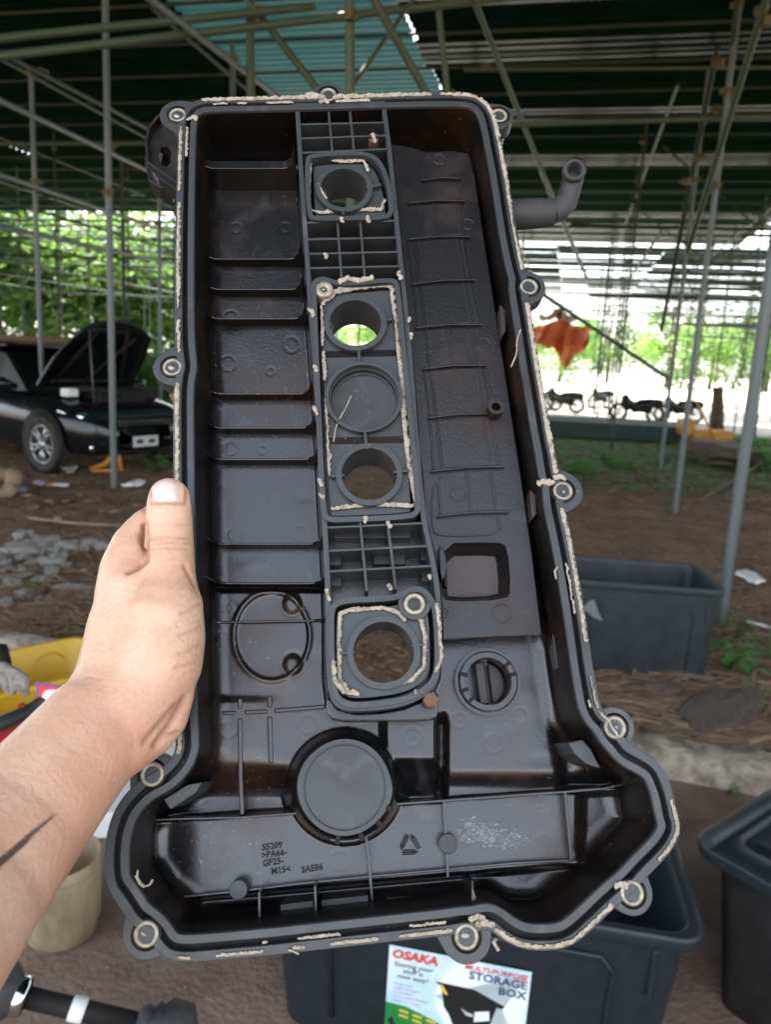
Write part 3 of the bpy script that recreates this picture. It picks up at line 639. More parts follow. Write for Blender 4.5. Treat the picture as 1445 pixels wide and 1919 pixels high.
def car(Mx, lab, hood_open=True, name='parked_car'):
    t = thing(name, lab, 'car', Mx)
    # sections along x (front = +x): x, half width, z low, z belt
    sec = [(2.06, .40, .34, .58), (2.02, .62, .27, .68), (1.92, .76, .22, .76), (1.75, .85, .20, .83), (1.5, .89, .19, .89), (1.0, .91, .19, .93), (.5, .91, .19, .97), (-.5, .92, .19, 1.00), (-1.6, .91, .20, 1.02), (-2.3, .86, .25, 1.0), (-2.45, .70, .35, .92)]
    mb = MB(); vs = []; K = 20
    for x, hw, z0, z1 in sec:
        for k in range(K):
            a = 2 * PI * k / K; c, s_ = math.cos(a), math.sin(a)
            yy = hw * math.copysign(abs(c) ** .42, c); zz = (z0 + z1) / 2 + (z1 - z0) / 2 * math.copysign(abs(s_) ** .5, s_)
            vs.append((x, yy, zz))
    ns = len(sec); mb.add(vs, [(i * K + k, i * K + (k + 1) % K, (i + 1) * K + (k + 1) % K, (i + 1) * K + k) for i in range(ns - 1) for k in range(K)] + [tuple(range(K)), tuple(reversed([(ns - 1) * K + k for k in range(K)]))], True)
    o = obj('body', mb, M['carpaint'], t)
    g = MB(); cs = [(.95, .70, .96), (.25, .66, 1.38), (-.3, .63, 1.46), (-1.1, .62, 1.43), (-1.9, .66, 1.0)]; vs = []
    for x, hw, z in cs: vs += [(x, -hw - .12, .93), (x, -hw, z), (x, hw, z), (x, hw + .12, .93)]
    g.add(vs, [(i * 4 + k, i * 4 + k + 1, (i + 1) * 4 + k + 1, (i + 1) * 4 + k) for i in range(4) for k in range(3)] + [(0, 1, 2, 3), (19, 18, 17, 16)], False)
    obj('cabin', g, M['glass'], t, .03)
    r_ = MB(); r_.prism([(.2, -.64), (.2, .64), (-1.1, .61), (-1.1, -.61)], 1.49, 1.44); obj('roof', r_, M['carpaint'], t, .02)
    for x in (1.32, -1.45):
        for s in (-1, 1):
            a = MB(); a.lathe([(.40, 0), (.40, .012), (.001, .012)], 30, Matrix.Translation((x, s * .905, .36)) @ Matrix.Rotation(-s * PI / 2, 4, 'X')); obj('arch_shade_disc', a, M['dullblack'], t)  # dark disc laid on the body in place of the shaded wheel well
            wheel(t, x, s * .83, .335, -s)
    # front
    gr = MB(); gr.box(1.93, 2.035, -.42, .42, .44, .66); go = obj('grille', gr, M['dullblack'], t, .02)
    for k in range(6): obj('slat', MB().box(2.035, 2.05, -.40, .40, .46 + k * .035, .47 + k * .035), M['chrome'], go)
    obj('lower_intake', MB().box(1.9, 2.03, -.5, .5, .26, .36), M['dullblack'], t, .02)
    lp = obj('licence_plate', MB().box(2.05, 2.065, -.19, .19, .33, .46), M['plate_w'], t)
    for k in (-1, 1): obj('plate_mark', MB().box(2.065, 2.068, k * .09 - .05, k * .09 + .05, .37, .42), M['s_black'], lp)
    for s in (-1, 1):
        hl = MB(); hl.tube([(1.93, s * .50, .62), (1.80, s * .70, .68), (1.55, s * .84, .75)], [.07, .085, .03], 10); obj('headlight', hl, M['chrome'], t)
        fg = MB(); fg.lathe([(.06, 0), (.05, .03), (.001, .03)], 14, Matrix.Translation((1.93, s * .66, .34)) @ Matrix.Rotation(PI / 2, 4, 'Y')); obj('fog_lamp', fg, M['chrome'], t)
    if hood_open:
        hp = [(0, -.70), (0, .70), (.6, .68), (1.0, .55), (1.12, .3), (1.15, 0), (1.12, -.3), (1.0, -.55), (.6, -.68)]
        hm = MB(); vs = []
        for i in range(13):
            for j in range(13):
                u, v = i / 12, j / 12 * 2 - 1; hwid = .72 * (1 - .12 * u - .35 * max(0, u - .6) ** 1.2); x = 1.15 * u - .18 * u * v * v
                vs.append((x, v * hwid, .07 * math.sin(PI * min(1, u * .8 + .2)) * (1 - v * v) + .06 * (1 - abs(v) ** 4) - .08 * u * u))
        hm.add(vs, [(i * 13 + j, (i + 1) * 13 + j, (i + 1) * 13 + j + 1, i * 13 + j + 1) for i in range(12) for j in range(12)], True); o = obj('bonnet', hm, M['carpaint'], t); sm_ = o.modifiers.new('s', 'SOLIDIFY'); sm_.thickness = .035; o.matrix_local = Matrix.Translation((.88, 0, .95)) @ Matrix.Rotation(R(-52), 4, 'Y')
        inn = MB()
        for (a, b) in (((.1, -.5), (1.0, -.2)), ((.1, .5), (1.0, .2)), ((.15, -.55), (.15, .55)), ((.95, -.45), (.95, .45)), ((.1, -.1), (.9, .4))): inn.tube([(a[0], a[1], -.01), (b[0], b[1], -.01)], .03, 6, flat=.5)
        obj('frame', inn, M['dullblack'], o)
        e = MB(); e.box(1.1, 1.65, -.35, .35, .80, .96); e.tube([(1.2, -.5, .95), (1.5, -.45, 1.0), (1.75, -.1, .95)], .05, 8); e.box(1.2, 1.5, .42, .66, .85, 1.0); obj('engine', e, M['dullblack'], t, .02)
        obj('reservoir', MB().box(1.35, 1.5, -.68, -.52, .9, 1.0), M['white'], t, .02)
        obj('bonnet_prop', MB().tube([(1.75, -.5, .85), (1.62, -.45, 1.7)], .008, 6), M['steel_pipe'], t)
    for s in (-1, 1): obj('wing_mirror', MB().tube([(.75, s * .85, .98), (.72, s * 1.02, 1.02), (.70, s * 1.10, 1.0)], [.03, .08, .04], 8), M['carpaint'], t)
    return t
wpt = G(92, 884); hd = (CRIGHT * math.cos(R(33)) + CBACK * math.sin(R(33)))
Fm = frame(Vector((0, 0, 0)), hd); off = Fm.to_3x3() @ Vector((1.32, -.83, 0))
Fm.translation = Vector((wpt.x, wpt.y, 0)) - off
car(Fm, 'dark sedan with its bonnet propped open at the left')
hd2 = (CRIGHT * math.cos(R(8)) + CBACK * math.sin(R(8))); F2 = frame(xy(60, 700, 13.5), hd2)
car(F2, 'second dark car parked behind the open-bonnet sedan', False)
# rusty car-part heap behind the bonnet
o = stone(105, 640, .01, 4, 'x'); bpy.data.objects.remove(o)
mb = MB(); T = frame(xy(90, 640, 15.5) + Vector((0, 0, 0)), CRIGHT)
mb.box(-1.2, 1.0, -.5, .5, .9, 1.5, T); mb.box(-.9, 1.3, -.4, .5, 1.5, 1.62, T); mb.box(-1.1, .9, -.3, .3, 0, .9, T)
obj('scrap_rack', mb, M['rust'], None, .03, label='rusty red steel rack behind the dark cars', cat='rack')
# orange axle stand and jack under the car
mb = MB(); q = G(205, 885); T = frame(q, CRIGHT)
mb.tube([T @ Vector((-.25, 0, .03)), T @ Vector((-.05, 0, .10)), T @ Vector((.10, 0, .34))], [.03, .035, .03], 8); mb.tube([T @ Vector((.10, 0, .34)), T @ Vector((.14, 0, .02))], .025, 8); mb.tube([T @ Vector((-.2, -.08, .02)), T @ Vector((.2, .1, .02))], .02, 6)
obj('axle_stand', mb, M['orange2'], label='orange axle stand under the front of the open car', cat='axle stand')

# ------------------------------------------------------------------ storage boxes
def rrect(hx, hy, r, n=6):
    p = []
    for cx, cy, a0 in ((hx - r, hy - r, 0), (-hx + r, hy - r, PI / 2), (-hx + r, -hy + r, PI), (hx - r, -hy + r, 3 * PI / 2)):
        for i in range(n + 1): a = a0 + PI / 2 * i / n; p.append((cx + r * math.cos(a), cy + r * math.sin(a)))
    return p
def ringstack(loops, close=None):
    mb = MB(); n = len(loops[0][0]); vs = []
    for pts, z in loops: vs += [(p[0], p[1], z) for p in pts]
    mb.add(vs, [(i * n + j, i * n + (j + 1) % n, (i + 1) * n + (j + 1) % n, (i + 1) * n + j) for i in range(len(loops) - 1) for j in range(n)], True)
    if close: mb.f.append(tuple(range((len(loops) - 1) * n, len(loops) * n))); mb.sm.append(False)
    return mb
def crate(Mx, lx, ly, h, m, lab, name='storage_box', taper=.86, cat='storage box'):
    t = thing(name, lab, cat, Mx); hx, hy = lx / 2, ly / 2
    def rr(f, g=0, r=.05): return rrect(hx * f - g, hy * f - g, r)
    lo = [(rr(taper, 0, .05), .0), (rr(taper + .01, 0, .05), .01), (rr(.94, 0, .05), h - .05), (rr(.945, 0, .05), h - .035), (rr(1, 0, .06), h - .035), (rr(1, -.003, .06), h - .01), (rr(1, 0, .06), h - .002), (rr(.99, 0, .06), h), (rr(.945, .0, .05), h), (rr(.935, 0, .05), h - .006), (rr(.93, 0, .05), h - .03), (rr(taper, .006, .045), .006)]
    mb = ringstack(lo, True); mb.f.append(tuple(reversed(range(28)))); mb.sm.append(False)
    o = obj('body', mb, m, t, .003)
    for s in (-1, 1):   # upright stiffening ribs and raised panels on the long sides
        for x in (-hx * .80, hx * .80):
            b = MB(); b.box(x - .006, x + .006, s * hy * .88 if s > 0 else -hy * .955, s * hy * .955 if s > 0 else -hy * .88, h * .62, h - .05); obj('rib', b, m, t, .003)
        mb2 = MB(); f = .905
        mb2.tube([(-hx * .62, s * hy * .885, h * .12), (-hx * .64, s * hy * .935, h * .72), (-hx * .58, s * hy * .945, h * .80), (hx * .58, s * hy * .945, h * .80), (hx * .64, s * hy * .935, h * .72), (hx * .62, s * hy * .885, h * .12)], .006, 6)
        obj('panel_edge', mb2, m, t)
    return t
ZR = .43
pr1, pr2 = G(1100, 1740, ZR), G(1290, 1772, ZR); pc = G(1330, 1768, ZR); pb = G(1292, 1488, ZR)
xd = (pr2 - pr1).normalized()
LX = .96; LY = max(.45, min(.6, (pb - pc).length)); yd = Vector((-xd.y, xd.x, 0))
ctr = pc - xd * (LX / 2) + yd * (LY / 2); ctr.z = 0
near_box = crate(frame(ctr, xd), LX, LY, ZR, M['black_pl'], 'large open black storage box with bright sticker, directly below the engine cover')
print('BOX', ctr, xd, LY, (pb - pc).normalized())
# sticker on the front face (local frame of the box: front face is -y)
FY = -LY / 2 * .94
def face_y(z): return -(LY / 2) * (.86 + (.94 - .86) * z / (ZR - .05)) - .0025
sang = math.atan((LY / 2) * .08 / (ZR - .05))
def on_face(px, py):
    n_ = near_box.matrix_world.inverted(); o = n_ @ EYE; d = n_.to_3x3() @ ray(px, py)
    # plane y = -(LY/2)*(.86+.08*z/(ZR-.05)) - eps
    k = (LY / 2) * .08 / (ZR - .05); c = (LY / 2) * .86 + .003
    tt = -(o.y + c + k * o.z) / (d.y + k * d.z); q = o + d * tt; return q
s00, s10, s01 = on_face(730, 1770), on_face(997, 1822), on_face(730, 1919)
sx = (s10 - s00); Ws = sx.length; sx.normalize(); sdn = Vector((0, math.sin(sang), -math.cos(sang))); Hs = Ws * .74
zup = sx.cross(-sdn)
Ms = Matrix((sx, -sdn, zup)).transposed().to_4x4(); Ms.translation = s00
st = obj('sticker', MB().prism([(0, 0), (Ws, 0), (Ws, -Hs), (0, -Hs)], .0006, 0), M['paper'], near_box); st.matrix_local = Ms
def sprint(poly, m, z, name='print'):
    o = obj(name, MB().prism([(x * Ws, -y * Ws) for x, y in poly], z, z - .0003), m, st); return o
sprint([(.98, .02)] + [(.68 + .33 * math.cos(a), .36 + .34 * math.sin(a)) for a in [PI * .5 + PI * i / 14 for i in range(15)]] + [(.98, .70)], M['s_ltblue'], .0010)
sprint([(0, .50), (.15, .51), (.35, .58), (.62, .70), (.62, .735), (0, .735)], M['s_green'], .0012)
sprint([(.345, .235), (.62, .24), (.845, .335), (.825, .36), (.79, .355), (.77, .44), (.74, .60), (.5, .60), (.46, .50), (.42, .44), (.39, .27)], M['s_black'], .0014)
sprint([(.375, .25), (.40, .255), (.44, .32), (.43, .335), (.40, .31)], M['s_yel'], .0018)
sprint([(.64, .43), (.74, .40), (.75, .48), (.64, .52)], M['s_white'], .0018)
sprint([(.54, .42), (.58, .445), (.63, .455), (.63, .48), (.58, .475)], M['plate_w'], .0018)
sprint(circle((.91, .58), .065, 20), M['s_black'], .0014); sprint(circle((.91, .57), .022, 12), M['s_yel'], .0018)
def stext(s, x, y, size, m, shear=0, align='LEFT', bold=0):
    me = text_mesh(s, size * Ws, .00012, align, shear, bold * Ws); me.materials.append(m); o = obj('lettering', me, None, st); o.location = (x * Ws, -y * Ws, .0022); return o
stext('OSAKA', .02, .095, .100, M['s_red'], .2, bold=.004)
for k, l in enumerate(('Storing your', 'stuff is', 'now easy!')): stext(l, .18, .165 + k * .050, .056, M['s_navy'], .2, 'CENTER')
stext('MULTI-PURPOSE', .98, .075, .060, M['s_red'], 0, 'RIGHT', .001); stext('STORAGE', .98, .150, .092, M['s_navy'], 0, 'RIGHT', .002); stext('BOX', .98, .235, .092, M['s_navy'], 0, 'RIGHT', .002)
for k, l in enumerate(('Snap lock', 'Light Weight', 'Stackable', 'Innovative Design', 'Easy to Clean')): stext(l, .05, .33 + k * .037, .036, M['s_lilac'])
for k in range(5): sprint([(.10 + .10 * (k % 3), .54 + .045 * (k // 3) + .02 * (k % 3)), (.17 + .10 * (k % 3), .55 + .045 * (k // 3) + .02 * (k % 3)), (.17 + .10 * (k % 3), .57 + .045 * (k // 3) + .02 * (k % 3)), (.10 + .10 * (k % 3), .56 + .045 * (k // 3) + .02 * (k % 3))], M['s_yel'], .0018)
# rod leaning in front of the sticker
q0 = near_box.matrix_world @ (on_face(735, 1888) + Vector((0, -.03, 0))); q1 = near_box.matrix_world @ (on_face(800, 1990) + Vector((0, -.10, 0)))
obj('lever', MB().tube([q0, q0 + (q1 - q0) * .1, q1], [.005, .0065, .0065], 12), M['dullblack'], label='black rod end standing in front of the bright sticker', cat='rod')
# rear boxes
f0, f1 = G(1100, 1262), G(1325, 1281); xd2 = (f1 - f0).normalized(); xd2.z = 0; yd2 = Vector((-xd2.y, xd2.x, 0))
hb = .50; LXr = .80; bb = f1 + xd2 * .04
crate(frame(Vector((bb.x, bb.y, 0)) - xd2 * LXr / 2 + yd2 * .25 , xd2), LXr, .52, hb, M['grey_pl'], 'dusty open black storage box standing behind the cover at right', taper=.88)
crate(frame(Vector((bb.x, bb.y, 0)) - xd2 * (LXr * 1.5 + .03) + yd2 * .25, xd2), LXr, .52, hb, M['grey_pl'], 'black storage box seen only through the lowest cover hole', taper=.88)
tq = G(1078, 1150, .3); o = obj('torn_label', MB().prism([(0, 0), (.03, .045), (.055, .05), (.085, -.02), (.11, -.06), (.06, -.045)], .002, 0), M['scrap_grey'], None, label='torn pale label stuck on the front of the rear crate', cat='label')
rm = frame(f1, xd2); fz = -yd2
Rm = Matrix((xd2, Vector((0, 0, 1)), -yd2)).transposed().to_4x4()
r_ = ray(1092, 1140); pl = Vector((bb.x, bb.y, 0)) - yd2 * .012; kk = (pl - EYE).dot(yd2) / r_.dot(yd2); Rm.translation = EYE + r_ * kk; o.matrix_world = Rm
print('REAR', f0, f1)
# right edge: box with lid on it
lz = .46
l0, l1 = G(1310, 1560, lz), G(1460, 1478, lz)
ld = (l1 - l0).normalized(); lcn = G(1290, 1566, lz); lax = Vector(((G(1452, 1466, lz) - lcn).x, (G(1452, 1466, lz) - lcn).y, 0)).normalized(); lay = Vector((-lax.y, lax.x, 0)); lc = lcn + lax * .375 - lay * .265; lid = thing('lidded_box', 'black storage box with its lid on at the right edge', 'storage box', frame(Vector((lc.x, lc.y, 0)), lax))
b = ringstack([(rrect(.28, .18, .04), 0), (rrect(.33, .22, .05), lz - .03), (rrect(.30, .20, .05), lz - .03)]); obj('body', b, M['dullblack'], lid)
b = ringstack([(rrect(.37, .26, .06), lz - .04), (rrect(.375, .265, .06), lz - .01), (rrect(.36, .25, .06), lz), (rrect(.30, .19, .05), lz), (rrect(.295, .185, .05), lz - .015)], True); obj('lid', b, M['black_pl'], lid, .003)
b = MB(); b.tube([(-.38, .215, lz + .012), (.38, .215, lz + .012)], .016, 12); obj('handle', b, M['grey_pl'], lid)
for k in range(4): obj('rib', MB().box(-.24 + k * .15, -.232 + k * .15, -.17, .17, lz - .014, lz - .006), M['black_pl'], lid)
b = MB(); b.box(-.12, .14, -.235, -.222, .12, .33, None); obj('sticker', b, M['grey_pl'], lid)

# ------------------------------------------------------------------ yellow tub, red basket, glove, foam, pail, drive shaft
ty = .36; tcn = G(60, 1245, ty)
tub = thing('yellow_tub', 'bright yellow plastic tub left of the hand', 'tub', frame(Vector((tcn.x, tcn.y, 0)), (G(150, 1180, ty) - G(0, 1210, ty))))
b = ringstack([(rrect(.19, .13, .04), 0), (rrect(.25, .18, .05), ty - .02), (rrect(.27, .20, .06), ty - .02), (rrect(.27, .20, .06), ty - .005), (rrect(.265, .195, .06), ty), (rrect(.248, .178, .05), ty), (rrect(.185, .125, .04), .006)], True); obj('body', b, M['yellow'], tub, .002)
b = MB(); b.tube([(.12 + .06 * math.cos(a), .172 + .0 * a, .27 + .05 * math.sin(a)) for a in [PI * i / 8 for i in range(9)]], .006, 6); obj('handle', b, M['yellow'], tub)
obj('label', MB().box(.04, .19, -.188, -.183, .20, .30), M['s_red'], tub); b = MB(); 
lbq = P(95, 1295, 1.35)
o = obj('price_tag', MB().prism([(0, 0), (.075, -.012), (.078, -.075), (.008, -.085)], .001, 0), M['s_purple'], None, label='red and purple label with white print on the yellow tub', cat='label'); o.matrix_world = Matrix.Translation(P(66, 1277, 1.35)) @ (CR.to_4x4())
o2 = obj('print', MB().prism([(.006, -.006), (.07, -.015), (.074, -.045), (.01, -.055)], .0018, .001), M['s_red'], o); o3 = obj('print', MB().prism(chaikin([(.012, -.018), (.03, -.012), (.06, -.02), (.062, -.038), (.035, -.042), (.014, -.038)]), .0026, .0018), M['s_white'], o)
rb = .30; rc = G(-20, 1340, rb); red = thing('red_basket', 'dark red plastic basket below the yellow tub at left', 'basket', frame(Vector((rc.x, rc.y, 0)), (G(50, 1330, rb) - G(0, 1290, rb))))
b = ringstack([(rrect(.12, .09, .03), 0), (rrect(.155, .12, .03), rb), (rrect(.14, .105, .03), rb), (rrect(.11, .08, .03), .01)], True); obj('body', b, M['red'], red)
# grey work glove lump over the basket edge
g0 = P(10, 1270, 1.25); gm = MB()
for k in range(5): gm.tube([g0 + cv(-.03 + .006 * k, -.02, 0), g0 + cv(-.005 + .010 * k, .0, .01 * math.sin(k)), g0 + cv(.004 + .007 * k, .024 + .004 * math.sin(k * 2), .0)], [.008, .008, .006], 8)
obj('work_glove', gm, M['cloth'], label='crumpled grey work glove hanging over the red basket', cat='glove')
obj('dark_strap', MB().tube([P(0, 1215, 1.3), P(6, 1240, 1.28), P(8, 1265, 1.26)], .012, 8), M['dullblack'], label='dark strap end above the crumpled grey glove', cat='strap')
obj('grey_rod', MB().tube([P(-30, 1368, 1.05), P(50, 1335, 1.12), P(75, 1318, 1.16)], .010, 10), M['grey_pl'], label='grey plastic rim bar below the red basket', cat='bar')
# white foam board
wz = .10; a_, b_, c_, d_ = G(165, 1525, wz), G(420, 1520, wz), G(430, 1330, wz), G(160, 1390, wz)
mb = MB(); mb.prism([(q.x, q.y) for q in (a_, b_, c_, d_)], wz, .01); obj('foam_box', mb, M['white'], None, .008, label='bright white foam slab on the floor between forearm and cover', cat='foam slab')
# cream pail
pz = .24; pcn = G(110, 1600, pz); pail = thing('cut_jug', 'cream plastic jug with its top cut off, under the forearm', 'jug', Matrix.Translation((pcn.x, pcn.y, 0)))
rp = (G(182, 1590, pz) - G(20, 1620, pz)).length / 2
b = MB(); b.lathe([(rp * .62, .0), (rp * .86, .02), (rp * .97, .06), (rp, .15), (rp * 1.0, pz), (rp * .985, pz + .001), (rp * .97, pz), (rp * .96, .06), (rp * .6, .012), (.001, .01)], 40); obj('body', b, M['cream'], pail)
b = MB(); b.lathe([(rp * 1.003, pz * .86), (rp * 1.02, pz * .88), (rp * 1.003, pz * .90)], 40); obj('ridge', b, M['cream'], pail)
# drive shaft
def dshaft():
    a = P(-30, 1850, 1.35); b = P(330, 1935, 1.40); t = thing('drive_shaft', 'black drive shaft with rubber boots on the floor at lower left', 'drive shaft', frame(Vector(a), b - a)); L_ = (b - a).length
    def T(): return Matrix.Rotation(PI / 2, 4, 'Y')
    prof = []
    for i in range(9): x = -.10 + i * .018; prof.append((.062 - i * .0022 + (.008 if i % 2 else 0), x))
    obj('boot', MB().lathe([(.03, -.12)] + prof + [(.026, .065)], 28, T()), M['rubber'], t)
    obj('band', MB().lathe([(.030, .052), (.034, .056), (.034, .070), (.030, .074)], 28, T()), M['chrome'], t)
    obj('shaft', MB().tube([(.05, 0, 0), (L_ * .86, 0, 0)], .018, 20), M['dullblack'], t)
    obj('band', MB().lathe([(.0185, L_ * .44), (.021, L_ * .445), (.021, L_ * .51), (.0185, L_ * .515)], 24, T()), M['white'], t)
    obj('boot', MB().lathe([(.018, L_ * .78), (.03, L_ * .80), (.034, L_ * .83), (.030, L_ * .85), (.042, L_ * .88), (.038, L_ * .9), (.052, L_ * .94), (.05, L_ * 1.05), (.02, L_ * 1.1)], 28, T()), M['rubber'], t)
dshaft()

# ------------------------------------------------------------------ THE ENGINE VALVE COVER
vdir = Vector((.0175, .19, -.06)).normalized(); u0 = Vector((1, -.0495, .0557)); udir = (u0 - vdir * u0.dot(vdir)).normalized()
Xw = cv(*udir); Yw = -cv(*vdir); Zw = Xw.cross(Yw)
CM = Matrix((Xw, Yw, Zw)).transposed().to_4x4(); CM.translation = P(665, 700, .44)
t0 = (P(643, 352, .48))   # lies in the flange plane
off = (t0 - CM.translation).dot(Zw); CM.translation += Zw * off
CI = CM.inverted(); EL = CI @ EYE; C3 = CI.to_3x3()
def C(px, py, z=0.0):
    d = C3 @ ray(px, py); k = (z - EL.z) / d.z; q = EL + d * k; return (q.x, q.y)
def CL(pts, z=0.0): return [C(x, y, z) for x, y in pts]
cover = thing('engine_valve_cover', 'long black plastic engine valve cover held up inside-out in the left hand', 'engine cover', CM)

SEAL = [(349, 300), (351, 240), (354, 215), (368, 199), (400, 196), (480, 195), (560, 193), (640, 191), (700, 189), (780, 187), (860, 186), (889, 190), (908, 206), (917, 232), (925, 275), (934, 320), (943, 375), (951, 431), (960, 475), (966, 503), (972, 520), (970, 537), (974, 562), (981, 605), (988, 655), (997, 710), (1006, 760), (1015, 815), (1023, 855), (1028, 890), (1035, 905), (1036, 925), (1038, 950), (1045, 980), (1058, 1042), (1074, 1134), (1082, 1190), (1089, 1242), (1098, 1295), (1104, 1325), (1114, 1346), (1130, 1360), (1140, 1380), (1156, 1396), (1168, 1413), (1197, 1428), (1222, 1443), (1234, 1468), (1243, 1495), (1249, 1528), (1256, 1549), (1248, 1569), (1230, 1592), (1204, 1617), (1185, 1638), (1172, 1652), (1152, 1668), (1130, 1688), (1095, 1722), (1065, 1748), (1040, 1756), (985, 1756), (953, 1740), (925, 1716), (905, 1716), (886, 1722), (866, 1722), (846, 1726), (783, 1733), (700, 1742), (600, 1753), (504, 1764), (400, 1773), (335, 1778), (313, 1767), (298, 1740), (280, 1724), (262, 1712), (252, 1695), (236, 1672), (220, 1649), (218, 1610), (221, 1566), (234, 1526), (252, 1501), (277, 1478), (305, 1465), (324, 1450), (343, 1428), (351, 1405), (352, 1386), (348, 1340), (347, 1200), (346, 1000), (345, 850), (344, 740), (347, 705), (352, 690), (350, 670), (346, 640), (346, 500), (347, 400)]
seal = chaikin(CL(SEAL), 2)
ar = sum(seal[i][0] * seal[(i + 1) % len(seal)][1] - seal[(i + 1) % len(seal)][0] * seal[i][1] for i in range(len(seal)))
if ar < 0: seal = seal[::-1]
def offset(pts, d):
    """closed ccw loop; +d outward"""
    n = len(pts); out = []
    for i in range(n):
        a, b, c = pts[i - 1], pts[i], pts[(i + 1) % n]
        e1 = Vector((b[0] - a[0], b[1] - a[1])).normalized(); e2 = Vector((c[0] - b[0], c[1] - b[1])).normalized()
        n1 = Vector((e1.y, -e1.x)); n2 = Vector((e2.y, -e2.x)); m_ = n1 + n2
        if m_.length < .3: m_ = n1
        m_.normalize(); k = d / max(.6, m_.dot(n1)); out.append((b[0] + m_.x * k, b[1] + m_.y * k))
    return out
def smooth_loop(p, it):
    for _ in range(it):
        n = len(p); p = [((p[i - 1][0] + 2 * p[i][0] + p[(i + 1) % n][0]) / 4, (p[i - 1][1] + 2 * p[i][1] + p[(i + 1) % n][1]) / 4) for i in range(n)]
    return p
def sweep(profile, name, m, closed=False, sub=None, jitter=0):
    loops = []
    for o_, z in profile:
        lp = offset(seal, o_)
        if abs(o_) > .004: lp = smooth_loop(lp, 3)
        loops.append((lp, z))
    mb = ringstack(loops)
    if closed:
        n = len(seal); k = len(loops) - 1
        mb.f += [(k * n + j, k * n + (j + 1) % n, (j + 1) % n, j) for j in range(n)]; mb.sm += [True] * n
    o_ = obj(name, mb, m, cover); e_ = o_.modifiers.new('split', 'EDGE_SPLIT'); e_.split_angle = R(28); return o_
# flange: outer rim | groove | inner lip, each its own strip of the moulding
o = sweep([(.0056, -.009), (.0060, -.0005), (.0056, 0), (.0018, 0), (.0015, -.0004), (.0014, -.006)], 'flange', M['rim'])
o = sweep([(.0017, -.0055), (-.0017, -.0055)], 'seal_groove', M['dark'])
o = sweep([(-.0014, -.006), (-.0015, 0), (-.0018, .0004), (-.0050, .0004), (-.0054, 0), (-.0058, -.002)], 'inner_lip', M['rim'])
o = sweep([(-.0058, -.0015), (-.0068, -.016), (-.0076, -.040), (-.0080, -.060)], 'inner_wall', M['dark'])
o = sweep([(.0052, -.0088), (-.001, -.0095), (-.0035, -.02), (-.0045, -.060), (-.0080, -.0605)], 'outer_wall', M['shell'])

# ---- interior floor: moulded height field
seg = np.array(offset(seal, -.0068))
def dist_loop(X, Y, L_):
    d = np.full(X.shape, 9.0); n = len(L_)
    for i in range(n):
        ax, ay = L_[i]; bx, by = L_[(i + 1) % n]; ex, ey = bx - ax, by - ay; l2 = ex * ex + ey * ey + 1e-14
        t = np.clip(((X - ax) * ex + (Y - ay) * ey) / l2, 0, 1); d = np.minimum(d, (X - ax - t * ex) ** 2 + (Y - ay - t * ey) ** 2)
    return np.sqrt(d)
def inside(X, Y, L_):
    c = np.zeros(X.shape, bool); n = len(L_)
    for i in range(n):
        ax, ay = L_[i]; bx, by = L_[(i + 1) % n]
        if ay == by: continue
        c ^= ((ay > Y) != (by > Y)) & (X < (bx - ax) * (Y - ay) / (by - ay) + ax)
    return c
mnx, mny = seg.min(0); mxx, mxy = seg.max(0); st_ = .0009
gx = np.arange(mnx - .002, mxx + .003, st_); gy = np.arange(mny - .002, mxy + .003, st_); GX, GY = np.meshgrid(gx, gy)
# photo coordinates of each grid point at mean floor depth
RC = np.array(CR.transposed() @ CM.to_3x3()); oc = np.array(CR.transposed() @ (CM.translation - EYE))
def topx(X, Y, Z):
    q = [RC[i, 0] * X + RC[i, 1] * Y + RC[i, 2] * Z + oc[i] for i in range(3)]
    return W0 / 2 + F0 * q[0] / -q[2], H0 / 2 - F0 * q[1] / -q[2]
PX, PY = topx(GX, GY, -.040)
def ss(x, a, b): t = np.clip((x - a) / (b - a), 0, 1); return t * t * (3 - 2 * t)
Zf = np.full(GX.shape, -.044)
Zf += -.006 * (1 - ss(PY, 280, 330))
# lower left area shelf then smooth fall to a trough at the long rib
L1 = 1533 - (PX - 330) * .072; L2 = 1681 - (PX - 310) * .088
Zf += .004 * ss(PY, 1100, 1112)
blk = ss(PX, 828, 836)                                   # flat strip below the baffle
Zf += (1 - blk) * (-.013) * ss(PY, 1425 + 0 * PX, 1500) * (1 - ss(PY, L1 - 2, L1 + 6)) + blk * (-.004) * ss(PY, 1440, 1480) * (1 - ss(PY, L1 - 2, L1 + 4))
Zf += -.010 * np.exp(-((PX - 831) / 7) ** 2) * ss(PY, 1330, 1360) * (1 - ss(PY, 1490, 1500))
edge_r = 1000 + (PY - 1190) * .13
Zf += -.006 * ss(PX, edge_r, edge_r + 40) * ss(PY, 1190, 1220) * (1 - ss(PY, 1470, 1490))
Zf += -.012 * ss(PY, L2 + 2, L2 + 22)                    # cavity along the bottom wall
Zf += -.008 * ss(PX, 1075, 1110) * ss(PY, L1, L1 + 20)
Zf += -.006 * (1 - ss(PX, 250, 380)) * ss(PY, 1500, 1560)
# block right of the disc
bb_ = ss(PX, 705, 730) * (1 - ss(PX, 808, 828)) * ss(PY, 1330, 1345) * (1 - ss(PY, 1418, 1446)); Zf += .007 * bb_
bb_ = ss(PX, 385, 400) * (1 - ss(PX, 470, 540)) * ss(PY, 1300, 1320) * (1 - ss(PY, 1400, 1460)); Zf += .002 * bb_
# round boss
bd = np.hypot((PX - 646), (PY - 1474)); Zf = np.maximum(Zf, -.060 + .036 * (1 - ss(bd, 83, 140)))
